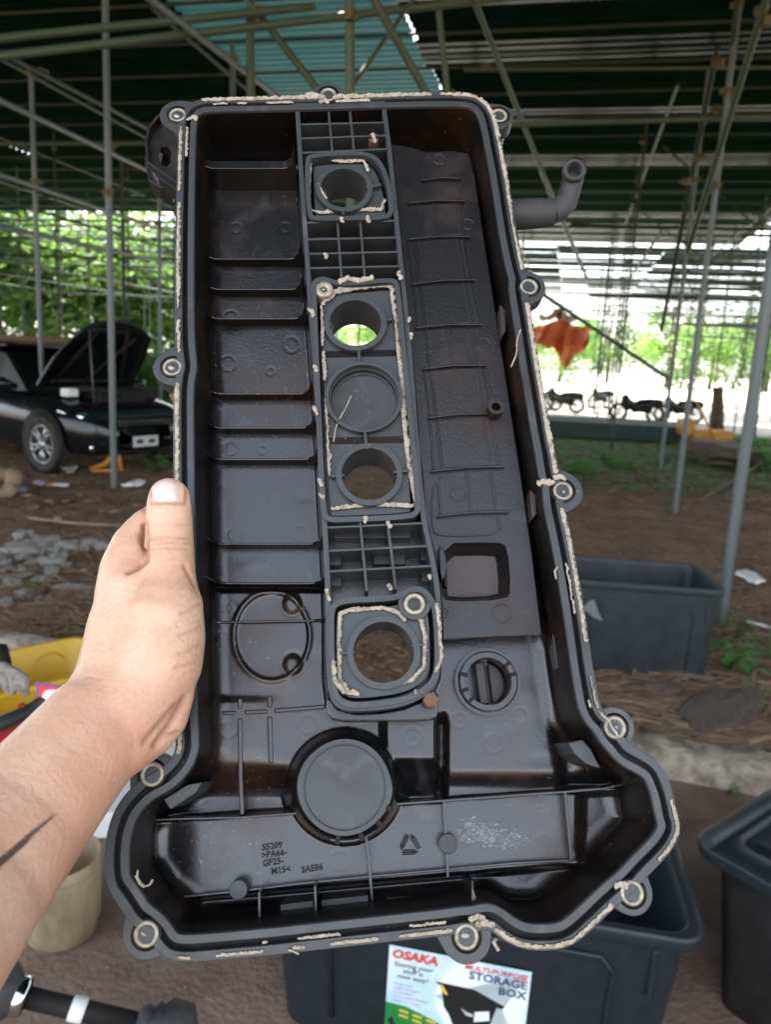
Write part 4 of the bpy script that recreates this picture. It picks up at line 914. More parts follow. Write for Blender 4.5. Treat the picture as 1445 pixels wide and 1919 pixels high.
# moulded ellipse with two dimples, crossing the ribs
ed = np.hypot((PX - 509) / 71, (PY - 1192) / 84); Zf += -.0010 * (1 - ss(ed, .93, 1.0)) + .0009 * np.exp(-((ed - 1) / .055) ** 2)
for (cx, cy) in ((547, 1131), (548, 1245)):
    dd = np.hypot((PX - cx) / 18, (PY - cy) / 20); Zf += .0017 * (1 - ss(dd, .4, 1.15)) - .0004 * np.exp(-((dd - 1.15) / .15) ** 2)
# ejector-pin rings
for (cx, cy, rr) in [(428, 1367, 15), (428, 1456, 15), (577, 1357, 17), (770, 1381, 17), (925, 1393, 18), (861, 1349, 14), (974, 1341, 14), (635, 1612, 18), (1018, 1581, 18), (430, 590, 14), (425, 675, 14), (430, 835, 12), (490, 838, 8), (435, 1000, 14), (545, 640, 14), (440, 420, 9), (532, 420, 9), (560, 995, 14), (431, 1140, 12), (505, 690, 7)]:
    dd = np.hypot(PX - cx, PY - cy); Zf += -.00020 * np.exp(-((dd - rr) / 1.5) ** 2)
Zf += .0010 * (mnoise.noise(Vector((0, 0, 0)))) 
# gentle sink marks so that reflections are not flat
rng = np.random.RandomState(3)
for _ in range(26):
    cx, cy = rng.uniform(380, 1080), rng.uniform(350, 1620); sr = rng.uniform(18, 45); Zf += rng.uniform(-.0005, .0005) * np.exp(-(((PX - cx) / sr) ** 2 + ((PY - cy) / (sr * .5)) ** 2))
dw = dist_loop(GX, GY, seg); ins = inside(GX, GY, seg)
rf = .009; dd = np.clip(rf - dw, 0, rf); Zf += np.where(ins, (rf - np.sqrt(np.maximum(0, rf * rf - dd * dd))), rf)
# spine platform
SPINE = [(552, 190), (553, 194), (720, 188), (722, 192), (729, 240), (736, 300), (747, 410), (757, 505), (767, 600), (777, 720), (786, 840), (797, 965), (812, 1030), (826, 1105), (829, 1180), (828, 1255), (812, 1295), (765, 1322), (700, 1332), (640, 1333), (617, 1310), (611, 1260), (610, 1130), (607, 1050), (602, 960), (594, 820), (586, 690), (577, 570), (570, 470), (561, 340)]
sp = CL(SPINE, -.002); ds = dist_loop(GX, GY, sp); isp = inside(GX, GY, sp)
zsp = -.026
Zf = np.where(isp, zsp, Zf + (zsp - Zf) * (1 - ss(ds, .000, .0035)) * 1.0)
SH = -.0225
HOLES = [((645, 352), 14.6), ((666, 605), 15.2), ((692, 888), 15.2), ((719, 1222), 15.6)]
hc = [(C(x, y, -.001), r / 1000) for (x, y), r in HOLES]
keep = ins | (dw < .004)
for (cx, cy), r in hc: keep &= ~(np.hypot(GX - cx, GY - cy) < r + .0002)
capc = C(913, 1278, -.040); keep &= ~(np.hypot(GX - capc[0], GY - capc[1]) < .0150)
ny_, nx_ = GX.shape
idx = np.arange(ny_ * nx_).reshape(ny_, nx_)
kf = keep[:-1, :-1] & keep[1:, :-1] & keep[:-1, 1:] & keep[1:, 1:]
fc = np.stack([idx[:-1, :-1][kf], idx[:-1, 1:][kf], idx[1:, 1:][kf], idx[1:, :-1][kf]], 1)
used = np.unique(fc); rem = np.full(ny_ * nx_, -1); rem[used] = np.arange(len(used)); fc = rem[fc]
V = np.stack([GX.ravel()[used], GY.ravel()[used], Zf.ravel()[used]], 1)
me = bpy.data.meshes.new('floor'); me.vertices.add(len(V)); me.vertices.foreach_set('co', V.ravel()); me.loops.add(fc.size); me.loops.foreach_set('vertex_index', fc.ravel())
me.polygons.add(len(fc)); me.polygons.foreach_set('loop_start', np.arange(0, fc.size, 4)); me.polygons.foreach_set('loop_total', np.full(len(fc), 4)); me.update(); me.validate()
me.polygons.foreach_set('use_smooth', [True] * len(fc)); me.materials.append(M['shell'])
obj('floor', me, None, cover)
# ---- helpers in cover space
def crib(path, w_, z1, z0, m=None, name='rib', zp=None, bev=.0003, parent=None, label=None):
    """upright rib along photo path, thickness w_ (m)"""
    p = CL(path, z1 if zp is None else zp); n = len(p); Lf, Rt = [], []
    for i in range(n):
        a = Vector(p[max(0, i - 1)]); b = Vector(p[min(n - 1, i + 1)]); d = (b - a).normalized(); q = Vector((-d.y, d.x)) * w_ / 2
        Lf.append((p[i][0] + q.x, p[i][1] + q.y)); Rt.append((p[i][0] - q.x, p[i][1] - q.y))
    mb = MB(); mb.prism(Lf + Rt[::-1], z1, z0); o = obj(name, mb, m or M['rim'], parent or cover, bev)
    if label: o['label'] = label
    return o
def cring(px, py, r1, r0, z1, z0, m=None, name='ring', zp=None, bev=.0004, n=40):
    c = C(px, py, z1 if zp is None else zp); mb = MB(); mb.prism(circle(c, r1, n), z1, z0, [circle(c, r0, n)]) if r0 else mb.prism(circle(c, r1, n), z1, z0)
    return obj(name, mb, m or M['rim'], cover, bev)
def cplate(pts, z1, z0, m, name, holes=(), bev=.0004, rnd=1):
    p = CL(pts, z1); p = chaikin(p, rnd) if rnd else p
    mb = MB(); mb.prism(p, z1, z0, holes); return obj(name, mb, m, cover, bev)
# left channel cross ribs (top edge sags in the middle, climbs at the walls)
def urib(y, xl, xr, zc, zw, th, name='cross_rib', dx=.011, y2=None):
    a = C(xl, y, zc); b = C(xr, y if y2 is None else y2, zc)
    n = 22; prof = []
    wl, wr = a[0] - .011, b[0] + .008
    for i in range(n + 1):
        x = wl + (wr - wl) * i / n
        e = max(0, (a[0] - x) / (a[0] - wl)) if x < a[0] else max(0, (x - b[0]) / (wr - b[0])) if x > b[0] else 0
        prof.append((x, zc + (zw - zc) * (1 - math.sqrt(max(0, 1 - e * e)))))
    mb = MB(); vs = []
    for x, z in prof:
        yy = a[1] + (b[1] - a[1]) * (x - a[0]) / (b[0] - a[0]); vs += [(x, yy + th, z), (x, yy, z), (x, yy + th, -.056), (x, yy - .0012, -.056)]
    fs = []
    for i in range(n):
        o_ = i * 4; fs += [(o_, o_ + 4, o_ + 5, o_ + 1)][::1] + [(o_ + 1, o_ + 5, o_ + 7, o_ + 3), (o_ + 2, o_ + 6, o_ + 4, o_)]
    mb.add(vs, [tuple(reversed(f)) for f in fs]); me_ = mb.mesh(name); me_.materials.append(M['shell']); me_.materials.append(M['dark'])
    if name == 'cross_rib':
        for pi_, p_ in enumerate(me_.polygons): p_.material_index = 1 if pi_ % 3 == 1 else 0
    return obj(name, me_, None, cover, .0004)
for (y, xl, xr) in [(486, 408, 545), (543, 410, 548), (598, 412, 552), (739, 416, 563), (803, 418, 567), (862, 420, 572), (1021, 425, 580), (1095, 430, 583)]:
    urib(y, xl, xr, -.0365, -.016, .0013)
urib(1168, 420, 582, -.0385, -.03, .0013, y2=1165)
urib(316, 400, 532, -.024, -.008, .0065, 'shelf')
# spine walls
walls = CL(SPINE, -.0015); inw = offset(walls if sum(walls[i][0] * walls[(i + 1) % len(walls)][1] - walls[(i + 1) % len(walls)][0] * walls[i][1] for i in range(len(walls))) > 0 else walls[::-1], -.0030)
wl_ = walls if inw and sum(walls[i][0] * walls[(i + 1) % len(walls)][1] - walls[(i + 1) % len(walls)][0] * walls[i][1] for i in range(len(walls))) > 0 else walls[::-1]
wl_ = chaikin(wl_, 2); mb = MB(); mb.prism(wl_, -.0015, -.050, [offset(wl_, -.0028)]); obj('spine_frame', mb, M['rim'], cover, .0004)
# grids
def lerp(a, b, t): return a + (b - a) * t
def grid(name, tl, tr, bl, br, cols, rws, depth=-.026, foot=True):
    for t in rws: crib([(lerp(tl[0], bl[0], t), lerp(tl[1], bl[1], t)), (lerp(tr[0], br[0], t), lerp(tr[1], br[1], t))], .0014, -.0022, depth, name='grid_rib')
    for t in cols: crib([(lerp(tl[0], tr[0], t), lerp(tl[1], tr[1], t)), (lerp(bl[0], br[0], t), lerp(bl[1], br[1], t))], .0015, -.0020, depth, name='grid_rib')
grid('g', (556, 208), (722, 206), (562, 290), (732, 282), (.36, .60), (.30, .62, .95))
grid('g', (568, 408), (745, 404), (574, 520), (757, 516), (.36, .60), (.08, .36, .60, .84))
grid('g', (604, 975), (800, 966), (612, 1112), (822, 1100), (.36, .62), (.10, .42, .70))
for (x0, y0, x1, y1) in [(575, 430, 740, 446), (625, 990, 770, 1008), (614, 1040, 640, 1060), (788, 1030, 812, 1050), (615, 1076, 640, 1098), (790, 1068, 815, 1090), (700, 1040, 760, 1058), (572, 462, 590, 478), (730, 460, 748, 478), (575, 496, 590, 512), (560, 232, 575, 244)]:
    cplate([(x0, y0), (x1, y0 - 2), (x1, y1), (x0, y1)], -.016, -.028, M['plate'], 'pad', rnd=0)
# three gasket boxes: rim, tray, crusty sealant inside
def box_rim(pts, w_=.0030, z=.0002): 
    p = chaikin(CL(pts, 0), 2)
    if sum(p[i][0] * p[(i + 1) % len(p)][1] - p[(i + 1) % len(p)][0] * p[i][1] for i in range(len(p))) < 0: p = p[::-1]
    mb = MB(); mb.prism(p, z, -.026, [offset(p, -w_)]); obj('gasket_rim', mb, M['rim'], cover, .0004); return p
B1 = box_rim([(570, 300), (580, 288), (640, 284), (690, 284), (715, 300), (730, 335), (737, 370), (739, 398), (725, 412), (650, 413), (585, 414), (574, 402)])
B2 = box_rim([(583, 545), (584, 524), (606, 517), (628, 526), (660, 527), (735, 520), (748, 528), (752, 560), (768, 720), (790, 940), (786, 966), (760, 974), (640, 979), (610, 978), (600, 962), (592, 780)])
B3 = box_rim([(614, 1150), (622, 1128), (650, 1119), (720, 1117), (748, 1112), (764, 1100), (790, 1098), (808, 1112), (822, 1140), (826, 1200), (826, 1262), (806, 1294), (765, 1316), (700, 1326), (650, 1328), (624, 1310), (617, 1270)])
def tray(p, z, holes):
    mb = MB(); mb.prism(offset(p, -.0052), z, -.026, [circle(c, r, 40) for c, r in holes]); obj('gasket_tray', mb, M['rim'], cover, .0003)
tray(B1, -.0050, [(hc[0][0], hc[0][1] + .0005)]); tray(B2, -.0050, [(hc[1][0], hc[1][1] + .0005), (C(682, 744, -.002), .0190), (hc[2][0], hc[2][1] + .0005)]); tray(B3, -.0040, [(hc[3][0], hc[3][1] + .0005)])
for i, (c, r) in enumerate(hc):
    mb = MB(); mb.prism(circle(c, r + .0032, 48), -.0008, -.0275, [circle(c, r, 48)]); obj('plug_tube', mb, M['rim'], cover, .0005)
c = C(682, 744, -.002); mb = MB(); mb.prism(circle(c, .0222, 48), -.0008, -.02, [circle(c, .0200, 48)]); obj('blind_ring', mb, M['rim'], cover, .0005)
mb = MB(); mb.prism(circle(c, .0200, 48), -.0085, -.02); obj('blind_disc', mb, M['rim'], cover); mb = MB(); mb.prism(circle((c[0], c[1] - .001), .0188, 48), -.0072, -.02, [circle((c[0], c[1] - .001), .0180, 48)]); obj('blind_step', mb, M['rim'], cover, .0003)
# dark strips painted as the slots' shade, and little bridges in the middle tray
for (x0, x1, y) in [(607, 748, 664), (618, 766, 826)]:
    crib([(x0, y), (x1, y - 3)], .0040, -.0046, -.0050, M['dark'], 'slot_shade', bev=0); 
for pts in ([(672, 650), (674, 684)], [(684, 806), (687, 842)], [(610, 608), (620, 607)], [(714, 600), (735, 597)], [(620, 892), (645, 890)], [(738, 884), (765, 881)], [(636, 1224), (665, 1222)], [(772, 1210), (796, 1207)], [(686, 350), (715, 345)], [(642, 390), (643, 402)], [(690, 935), (691, 948)]):
    crib(pts, .0016, -.0012, -.006, name='bridge')
for y0, y1 in ((608, 665), (826, 890)): pass
# recesses (dark rebates between tray and rim)
# bosses with screws on the boxes
def sleeve(px, py, z=.0004, ro=.0056, ri=.0036, bolt=False, m='sleeve', rec=True):
    c = C(px, py, z); t = MB()
    t.lathe([(ri, z - .012), (ri, z - .0008), (ri + .0006, z), (ro - .0006, z), (ro, z - .0008), (ro, z - .010)], 30, Matrix.Translation((c[0], c[1], 0)))
    o = obj('bolt_sleeve', t, M[m], cover)
    d = MB(); d.lathe([(ri, z - .009), (.0001, z - .009)], 24, Matrix.Translation((c[0], c[1], 0))); obj('bore', d, M['dark'], o)
    if bolt:
        b = MB(); b.lathe([(ri * .72, z - .010), (ri * .72, z - .0015), (ri * .5, z - .0006), (.0001, z - .0004)], 20, Matrix.Translation((c[0] - ri * .15, c[1] + ri * .1, 0))); obj('bolt', b, M['bolt'], o)
    return o
EARS = [(332, 214, 11.4, 1), (615, 176, 10.2, 0), (936, 215, 9.3, 0), (322, 687, 10.9, 1), (992, 536, 10.2, 0), (1056, 919, 11.3, 1), (1154, 1363, 10.0, 1), (1186, 1674, 10.0, 0), (875, 1756, 11.5, 1), (273, 1751, 10.8, 1), (284, 1451, 10.4, 0)]
gro = offset(seal, .0019); gro_c = [Vector(p) for p in gro]
for k, (px, py, r, bl) in enumerate(EARS):
    c = Vector(C(px, py)); r /= 1000
    near = sorted(range(len(seal)), key=lambda i: (Vector(seal[i]) - c).length)[0]
    n_ = len(seal); base = [Vector(offset_p) for offset_p in ()]
    outl = offset(seal, .0052)
    # hull of the disc and the rim run beside it
    arc = []; s_acc = 0; ids = []
    for sgn in (-1, 1):
        i = near; acc = 0
        while acc < r * 1.22: j = (i + sgn) % n_; acc += (Vector(seal[j]) - Vector(seal[i])).length; i = j
        ids.append(i)
    pa, pb_ = Vector(outl[ids[0]]), Vector(outl[ids[1]])
    cand = [c + Vector((math.cos(a), math.sin(a))) * r for a in [2 * PI * i / 40 for i in range(40)]] + [pa, pb_]
    # convex hull
    cs_ = sorted([(p.x, p.y) for p in cand]); 
    def half(ps):
        h = []
        for p in ps:
            while len(h) > 1 and (h[-1][0] - h[-2][0]) * (p[1] - h[-2][1]) - (h[-1][1] - h[-2][1]) * (p[0] - h[-2][0]) <= 0: h.pop()
            h.append(p)
        return h
    lo, up = half(cs_), half(cs_[::-1]); hull = lo[:-1] + up[:-1]
    # resample then keep clear of the groove
    rs = []
    for i in range(len(hull)):
        a, b = Vector(hull[i]), Vector(hull[(i + 1) % len(hull)]); m_ = max(1, int((b - a).length / .0015))
        for q in range(m_): rs.append(a + (b - a) * q / m_)
    gx_ = np.array([p.x for p in rs]); gy_ = np.array([p.y for p in rs]); insd = inside(gx_, gy_, gro)
    out = []
    for p, f in zip(rs, insd):
        if f: p = min(gro_c, key=lambda g: (g - p).length)
        if not out or (out[-1] - p).length > 1e-5: out.append(p)
    # pinch the straight flanks a little (concave fillets)
    fin = []
    for p in out:
        d = (p - c).length
        if d > r * 1.02 and not any((g - p).length < .0012 for g in gro_c):
            fin.append(p + (c - p).normalized() * min(.0022, (d - r) * .5))
        else: fin.append(p)
    mb = MB(); mb.prism([(p.x, p.y) for p in fin], -.0006, -.012); obj('bolt_ear', mb, M['rim'], cover, .0006)
    o = sleeve(px, py, bolt=bool(bl), ro=.0058 if py > 1000 else .0055)
    # recess ring round the sleeve
    mb = MB(); mb.lathe([(.0058, .0000), (.0070, -.0002), (.0071, -.0004)], 30, Matrix.Translation((c.x, c.y, 0))); obj('recess_ring', mb, M['dark'], cover)
    # solid boss going back
    mb = MB(); mb.prism(circle((c.x, c.y), r * .72, 24), -.011, -.030 if py > 300 else -.024); obj('ear_boss', mb, M['shell'], cover, .0006)
sleeve(607, 541, .0000, .0056, .0018, True); sleeve(777, 1131, .0004, .0058, .0034)
cring(777, 1131, .0085, .0062, -.0006, -.02)
# hex bolt at the foot of the lowest box
c = C(806, 1312, -.012); mb = MB(); mb.prism(circle(c, .0042, 6), -.0075, -.012); obj('hex_bolt', mb, M['rust'], cover, .0003); mb = MB(); mb.prism(circle(c, .0032, 16), -.012, -.04); obj('bolt_boss', mb, M['shell'], cover)
c = C(700, 262, -.006); mb = MB(); mb.prism(circle(c, .0036, 14), -.004, -.026); obj('peg', mb, M['rust'], cover, .0006)
# spine lower block sides
cplate([(612, 1300), (640, 1338), (740, 1334), (800, 1310), (822, 1290), (822, 1345), (800, 1352), (700, 1352), (625, 1352), (610, 1335)], -.018, -.05, M['shell'], 'spine_foot', rnd=1, bev=.001)
# ---- baffle plate
ZB = -.021
BAF = [(722, 268), (770, 276), (800, 285), (845, 282), (878, 287), (890, 330), (903, 420), (922, 540), (941, 660), (958, 770), (978, 900), (998, 1040), (1016, 1190), (930, 1193), (830, 1198), (829, 1150), (826, 1105), (812, 1030), (797, 965), (777, 720), (757, 505), (736, 300)]
win = CL([(822, 1018), (935, 1016), (952, 1026), (958, 1105), (950, 1122), (838, 1127), (828, 1110)], ZB); win = chaikin(win, 1)
mb = MB(); mb.prism(CL(BAF, ZB), ZB, ZB - .0030, [win]); obj('baffle_plate', mb, M['plate'], cover, .0005)
p = CL([(824, 1020), (945, 1018), (950, 1118), (832, 1124)], ZB); mb = MB()
lo_ = [offset(win if sum(win[i][0] * win[(i + 1) % len(win)][1] - win[(i + 1) % len(win)][0] * win[i][1] for i in range(len(win))) > 0 else win[::-1], d) for d in (0.0008, -.001, -.0035, -.0045)]
obj('recess_wall', ringstack([(lo_[0], ZB - .001), (lo_[1], ZB - .004), (lo_[2], ZB - .011), (lo_[3], ZB - .0125)]), M['shell'], cover)
M['umber'] = cover_plastic('umber_plastic', (.055, .036, .034), (.035, .022, .02), .7, .4)
mb = MB(); mb.prism(lo_[3], ZB - .0125, ZB - .016); obj('recess_floor', mb, M['umber'], cover)
HR = [((790, 336), (865, 333)), ((763, 379), (872, 375)), ((765, 447), (882, 442)), ((772, 531), (890, 523)), ((778, 613), (903, 607)), ((793, 690), (912, 683)), ((803, 782), (915, 774)), ((808, 882), (946, 873)), ((820, 966), (955, 958))]
for a, b in HR: crib([a, ((a[0] + b[0]) / 2, (a[1] + b[1]) / 2 - 3), b], .0013, ZB + .0032, ZB - .001, M['plate'], 'baffle_rib')
for x0, y0, x1, y1, x2, y2, x3, y3 in ((780, 450, 870, 446, 884, 526, 790, 530), (790, 536, 882, 530, 898, 604, 799, 610), (809, 694, 905, 687, 919, 772, 820, 778), (821, 788, 918, 780, 933, 870, 831, 876), (792, 384, 864, 379, 870, 440, 795, 443)):
    cplate([(x0, y0), (x1, y1), (x2, y2), (x3, y3)], ZB + .0006, ZB - .001, M['plate'], 'baffle_panel', rnd=0)
VR = [((782, 382), (790, 442)), ((858, 338), (864, 374)), ((812, 380), (818, 442)), ((852, 378), (866, 442)), ((764, 452), (775, 528)), ((776, 450), (786, 528)), ((857, 446), (870, 524)), ((866, 446), (880, 524)), ((776, 534), (783, 610)), ((788, 534), (796, 610)), ((868, 528), (884, 606)), ((880, 528), (897, 606)), ((797, 616), (806, 686)), ((839, 612), (848, 684)), ((884, 610), (893, 684)), ((796, 694), (806, 778)), ((808, 694), (817, 778)), ((893, 688), (906, 772)), ((910, 686), (920, 745)), ((806, 786), (813, 878)), ((819, 786), (827, 876)), ((905, 780), (920, 872)), ((922, 805), (935, 870)), ((875, 880), (883, 960)), ((919, 878), (931, 958)), ((933, 962), (938, 992)), ((822, 905), (826, 962))]
for a, b in VR: crib([a, b], .0013, ZB + .0011, ZB - .001, M['plate'], 'baffle_line', bev=.0003)
crib(chaikin([(825, 890), (826, 900), (810, 915), (810, 990), (820, 1004), (925, 1002), (939, 990)], 2, False), .0010, ZB + .0012, ZB - .001, M['plate'], 'baffle_line')
crib([(752, 310), (797, 288), (748, 372)][1:], .0008, ZB + .0007, ZB - .001, M['plate'], 'baffle_line', bev=0)
crib([(742, 400), (760, 600), (775, 760), (806, 960)], .0008, ZB + .0007, ZB - .001, M['plate'], 'baffle_line', bev=0)
for (x, y, r) in [(823, 298, 12), (877, 420, 12), (835, 508, 14), (906, 645, 14), (858, 747, 14), (858, 928, 13), (940, 1150, 16), (800, 650, 12), (828, 1150, 10)]:
    c = C(x, y, ZB); q = r / 3100; mb = MB(); mb.lathe([(q - .0004, ZB), (q, ZB + .0004), (q + .0004, ZB)], 28, Matrix.Translation((c[0], c[1], 0))); obj('mould_mark', mb, M['plate'], cover)
cring(930, 762, .0048, .0026, ZB + .009, ZB - .001, M['plate'], 'drain_tube')
# tab beside the window
cplate([(822, 1018), (832, 1030), (838, 1050), (836, 1075), (826, 1092)], -.012, ZB, M['plate'], 'tab', rnd=1)
crib([(833, 1080), (838, 1080)], .012, ZB - .004, ZB - .02, M['dark'], 'gap', bev=0)  # dark block put in for the shade of the gap
# right wall gussets
for (x, y, h) in [(975, 600, 60), (1032, 945, 55)]:
    cplate([(x - 38, y - h / 2), (x - 28, y - h / 3), (x - 26, y + h / 3), (x - 34, y + h / 2)], -.012, -.03, M['umber'], 'gusset', rnd=0)
cplate([(1036, 1190), (1062, 1160), (1072, 1242), (1045, 1252)], -.020, -.04, M['shell'], 'gusset', rnd=0)
# ---- lower area
ZL = -.038
for path, w_, z in ([[(398, 1337), (441, 1336)], .0022, ZL], [[(458, 1335), (500, 1333)], .0022, ZL], [[(514, 1332), (610, 1324)], .0022, ZL], [[(449, 1308), (449, 1328)], .0024, ZL], [[(505, 1304), (505, 1325)], .0024, ZL], [[(449, 1346), (450, 1450), (453, 1528)], .0024, ZL], [[(505, 1343), (507, 1430)], .0024, ZL]):
    crib(path, w_, z + .0012, z - .02, M['shell'], 'floor_rib', bev=.0006)
crib([(262, 1538), (330, 1535), (450, 1532), (560, 1524)], .0012, -.034, -.060, M['shell'], 'long_rib')
crib([(728, 1508), (840, 1500), (1060, 1484), (1130, 1478), (1190, 1466)], .0014, -.033, -.060, M['shell'], 'long_rib')
crib([(310, 1684), (440, 1671), (560, 1656), (700, 1642), (960, 1618), (1074, 1612)], .0013, -.036, -.060, M['shell'], 'long_rib')
for path, zt in ([[(684, 1555), (690, 1600), (700, 1715)], -.032], [[(832, 1500), (840, 1645)], -.034], [[(1060, 1484), (1072, 1612)], -.033], [[(885, 1650), (888, 1700)], -.03]): crib(path, .0014, zt, -.06, M['shell'], 'tray_rib')
for path in ([(485, 1672), (486, 1725)], [(590, 1660), (592, 1715)]): crib(path, .0012, -.02, -.06, M['shell'], 'tray_rib')
for a, b in (((525, 1702), (588, 1694)), ((602, 1693), (690, 1684)), ((725, 1690), (770, 1686))): crib([a, b], .003, -.030, -.05, M['rim'], 'clip')
# round disc boss
ZC = -.022
cring(646, 1474, .0234, .0210, ZC, -.05, M['rim'], 'boss_rim', n=64); cring(646, 1474, .0204, 0, ZC - .0002, -.05, M['rim'], 'boss_disc', zp=ZC, n=64)
c = C(646, 1474, ZC); mb = MB(); mb.prism([(c[0] + .0275 * math.cos(a), c[1] + .0275 * math.sin(a)) for a in [R(250) + R(85) * i / 20 for i in range(21)]] + [(c[0] + .023 * math.cos(a), c[1] + .023 * math.sin(a)) for a in [R(335) - R(85) * i / 20 for i in range(21)]], ZC - .008, -.05); obj('boss_step', mb, M['shell'], cover, .0004)
for a in (258, 285, 310, 330): 
    p0 = (c[0] + .0232 * math.cos(R(a)), c[1] + .0232 * math.sin(R(a))); p1 = (c[0] + .0275 * math.cos(R(a)), c[1] + .0275 * math.sin(R(a))); d = Vector((p1[0] - p0[0], p1[1] - p0[1])).normalized(); q = Vector((-d.y, d.x)) * .0012
    mb = MB(); mb.prism([(p0[0] + q.x, p0[1] + q.y), (p0[0] - q.x, p0[1] - q.y), (p1[0] - q.x, p1[1] - q.y), (p1[0] + q.x, p1[1] + q.y)], ZC - .002, -.05); obj('boss_rib', mb, M['dark'], cover)
cring(446, 1668, .0046, 0, -.030, -.06, M['rim'], 'post'); cring(840, 1581, .0050, 0, -.0335, -.06, M['plate'], 'post')
# oil filler opening with the cap seen from inside
cc = C(913, 1278, ZL)
def cr2(r1, r0, z1, z0, m, name, par=cover, n=56): mb = MB(); mb.prism(circle(cc, r1, n), z1, z0, [circle(cc, r0, n)]); return obj(name, mb, m, par, .0004)
cr2(.0185, .0166, ZL + .0030, ZL - .012, M['shell'], 'filler_ring'); cr2(.0158, .0128, ZL + .0050, ZL - .020, M['shell'], 'filler_neck')
capo = obj('oil_cap', MB().prism(circle(cc, .0175, 40), ZL - .018, ZL - .026), M['shell'], cover)
mb = MB(); mb.box(cc[0] - .0046, cc[0] + .0010, cc[1] - .0118, cc[1] + .0118, ZL - .018, ZL - .006); obj('cap_bar', mb, M['plate'], capo, .0008)
mb = MB(); mb.prism([(cc[0] + .004 + .0085 * math.cos(a) * .9, cc[1] + .011 * math.sin(a)) for a in [-PI / 2 + PI * i / 14 for i in range(15)]], ZL - .012, ZL - .018); obj('cap_lobe', mb, M['umber'], capo, .0006)
for a in (10, 35, 160, 195, 220): 
    q = (cc[0] + .0142 * math.cos(R(a)), cc[1] + .0142 * math.sin(R(a))); mb = MB(); T = Matrix.Translation((q[0], q[1], 0)) @ Matrix.Rotation(R(a), 4, 'Z'); mb.box(-.0022, .0022, -.0010, .0010, ZL, ZL + .0055, T); obj('neck_notch', mb, M['dark'], cover)
# moulded clips at the two shoulders
cplate([(1066, 1392), (1092, 1386), (1108, 1404), (1126, 1440), (1100, 1432), (1078, 1414)], -.012, -.045, M['rim'], 'clip', rnd=0)
cplate([(306, 1498), (352, 1470), (378, 1466), (366, 1486), (318, 1517)], -.010, -.045, M['rim'], 'clip', rnd=0)
cplate([(1130, 1640), (1160, 1608), (1166, 1614), (1142, 1638), (1146, 1658), (1136, 1662)], -.010, -.04, M['rim'], 'clip', rnd=0)
cplate([(884, 1655), (893, 1682), (892, 1712), (884, 1712)], -.006, -.04, M['shell'], 'clip', rnd=0)
# moulded lettering and recycling mark
def ctext(s, px, py, size, z, ang=0):
    me = text_mesh(s, size, .0004, bold=.00008); me.materials.append(M['dark']); o = obj('moulded_lettering', me, None, cover); q = C(px, py, z); o.location = (q[0], q[1], z); o.rotation_euler = (0, 0, ang)
ZT = -.0395
for k, (s, x) in enumerate((('S5209', 491), ('>PA66-', 490), ('GF25-', 492), ('M15<', 508))): ctext(s, x, 1594 + k * 15, .0043, ZT, R(3))
ctext('SAE86', 565, 1636, .0043, ZT, R(3))
for k in range(3):
    a = PI / 2 + k * 2 * PI / 3; q = C(768, 1584, ZT); e0 = Vector((q[0] + .0052 * math.cos(a + .12), q[1] + .0052 * math.sin(a + .12), ZT + .0003)); e1 = Vector((q[0] + .0052 * math.cos(a + 2 * PI / 3 - .22), q[1] + .0052 * math.sin(a + 2 * PI / 3 - .22), ZT + .0003))
    d = (e1 - e0).normalized(); nn = Vector((d.y, -d.x, 0)); mb = MB(); mb.tube([e0, e1 - d * .0016], .00035, 6); mb.add([e1 - d * .002 + nn * .0014, e1 - d * .002 - nn * .0014, e1 + d * .0004], [(0, 1, 2)])
    for s in (-1, 1): mb.tube([e0 + nn * .0010 * s, e1 - d * .002 + nn * .0010 * s], .00022, 5)
    obj('recycling_arrow', mb, M['dark'], cover)
# pale scraped patch on the floor
M['scuff'] = mat('scraped_film', (.30, .32, .33), (.16, .17, .18), 260, .6)
rnd = random.Random(4); mb = MB()
for k in range(300):
    t = rnd.random(); x = 872 + t * 110 + rnd.gauss(0, 6); y = 1556 + t * 22 + rnd.gauss(0, 13 - 6 * t); q = C(x, y, -.0385); r = rnd.uniform(.0003, .0012); mb.prism([(q[0] + r * rnd.uniform(.5, 1.4) * math.cos(a), q[1] + r * .6 * rnd.uniform(.5, 1.4) * math.sin(a)) for a in [2 * PI * i / 7 for i in range(7)]], -.03975, -.041)
obj('scraped_patch', mb, M['scuff'], cover, kind='stuff')
# ---- old sealant
def bead(path, rad, name='sealant_bead', z=.0006, gap=.12, seed=0, conv=True, thick=.28, wander=.0007):
    rnd = random.Random(seed); p = [Vector(C(x, y, z)) for x, y in path] if conv else [Vector(q) for q in path]
    dense = []
    for a, b in zip(p, p[1:]):
        m_ = max(1, int((b - a).length / .0005)); dense += [a + (b - a) * q / m_ for q in range(m_)]
    dense.append(p[-1]); rad = rad * .64; run = []; rr = []; ph = rnd.uniform(0, 100)
    def flush():
        if len(run) > 3:
            rr[0] *= .3; rr[-1] *= .3; obj(name, MB().tube(list(run), list(rr), 7, flat=thick, up=(0, 0, 1)), M['sealant'], cover)
    for i, q in enumerate(dense):
        n1 = mnoise.noise(Vector((i * .03, ph, 0))); n2 = mnoise.noise(Vector((i * .3, ph, 5))); n3 = mnoise.noise(Vector((i * .85, ph, 9)))
        if n1 < -1 + gap * 2.2 - .18 if False else (n1 < -.5 + gap): flush(); run = []; rr = []; continue
        run.append(Vector((q.x + n2 * wander, q.y + n3 * wander, z + n3 * .0003))); rr.append(rad * max(.3, 1 + .45 * n2 + .35 * n3 + .35 * n1))
    flush()
om = offset(seal, .0039); n_ = len(om)
def near_i(px, py): c = Vector(C(px, py)); return min(range(n_), key=lambda i: (Vector(om[i]) - c).length)
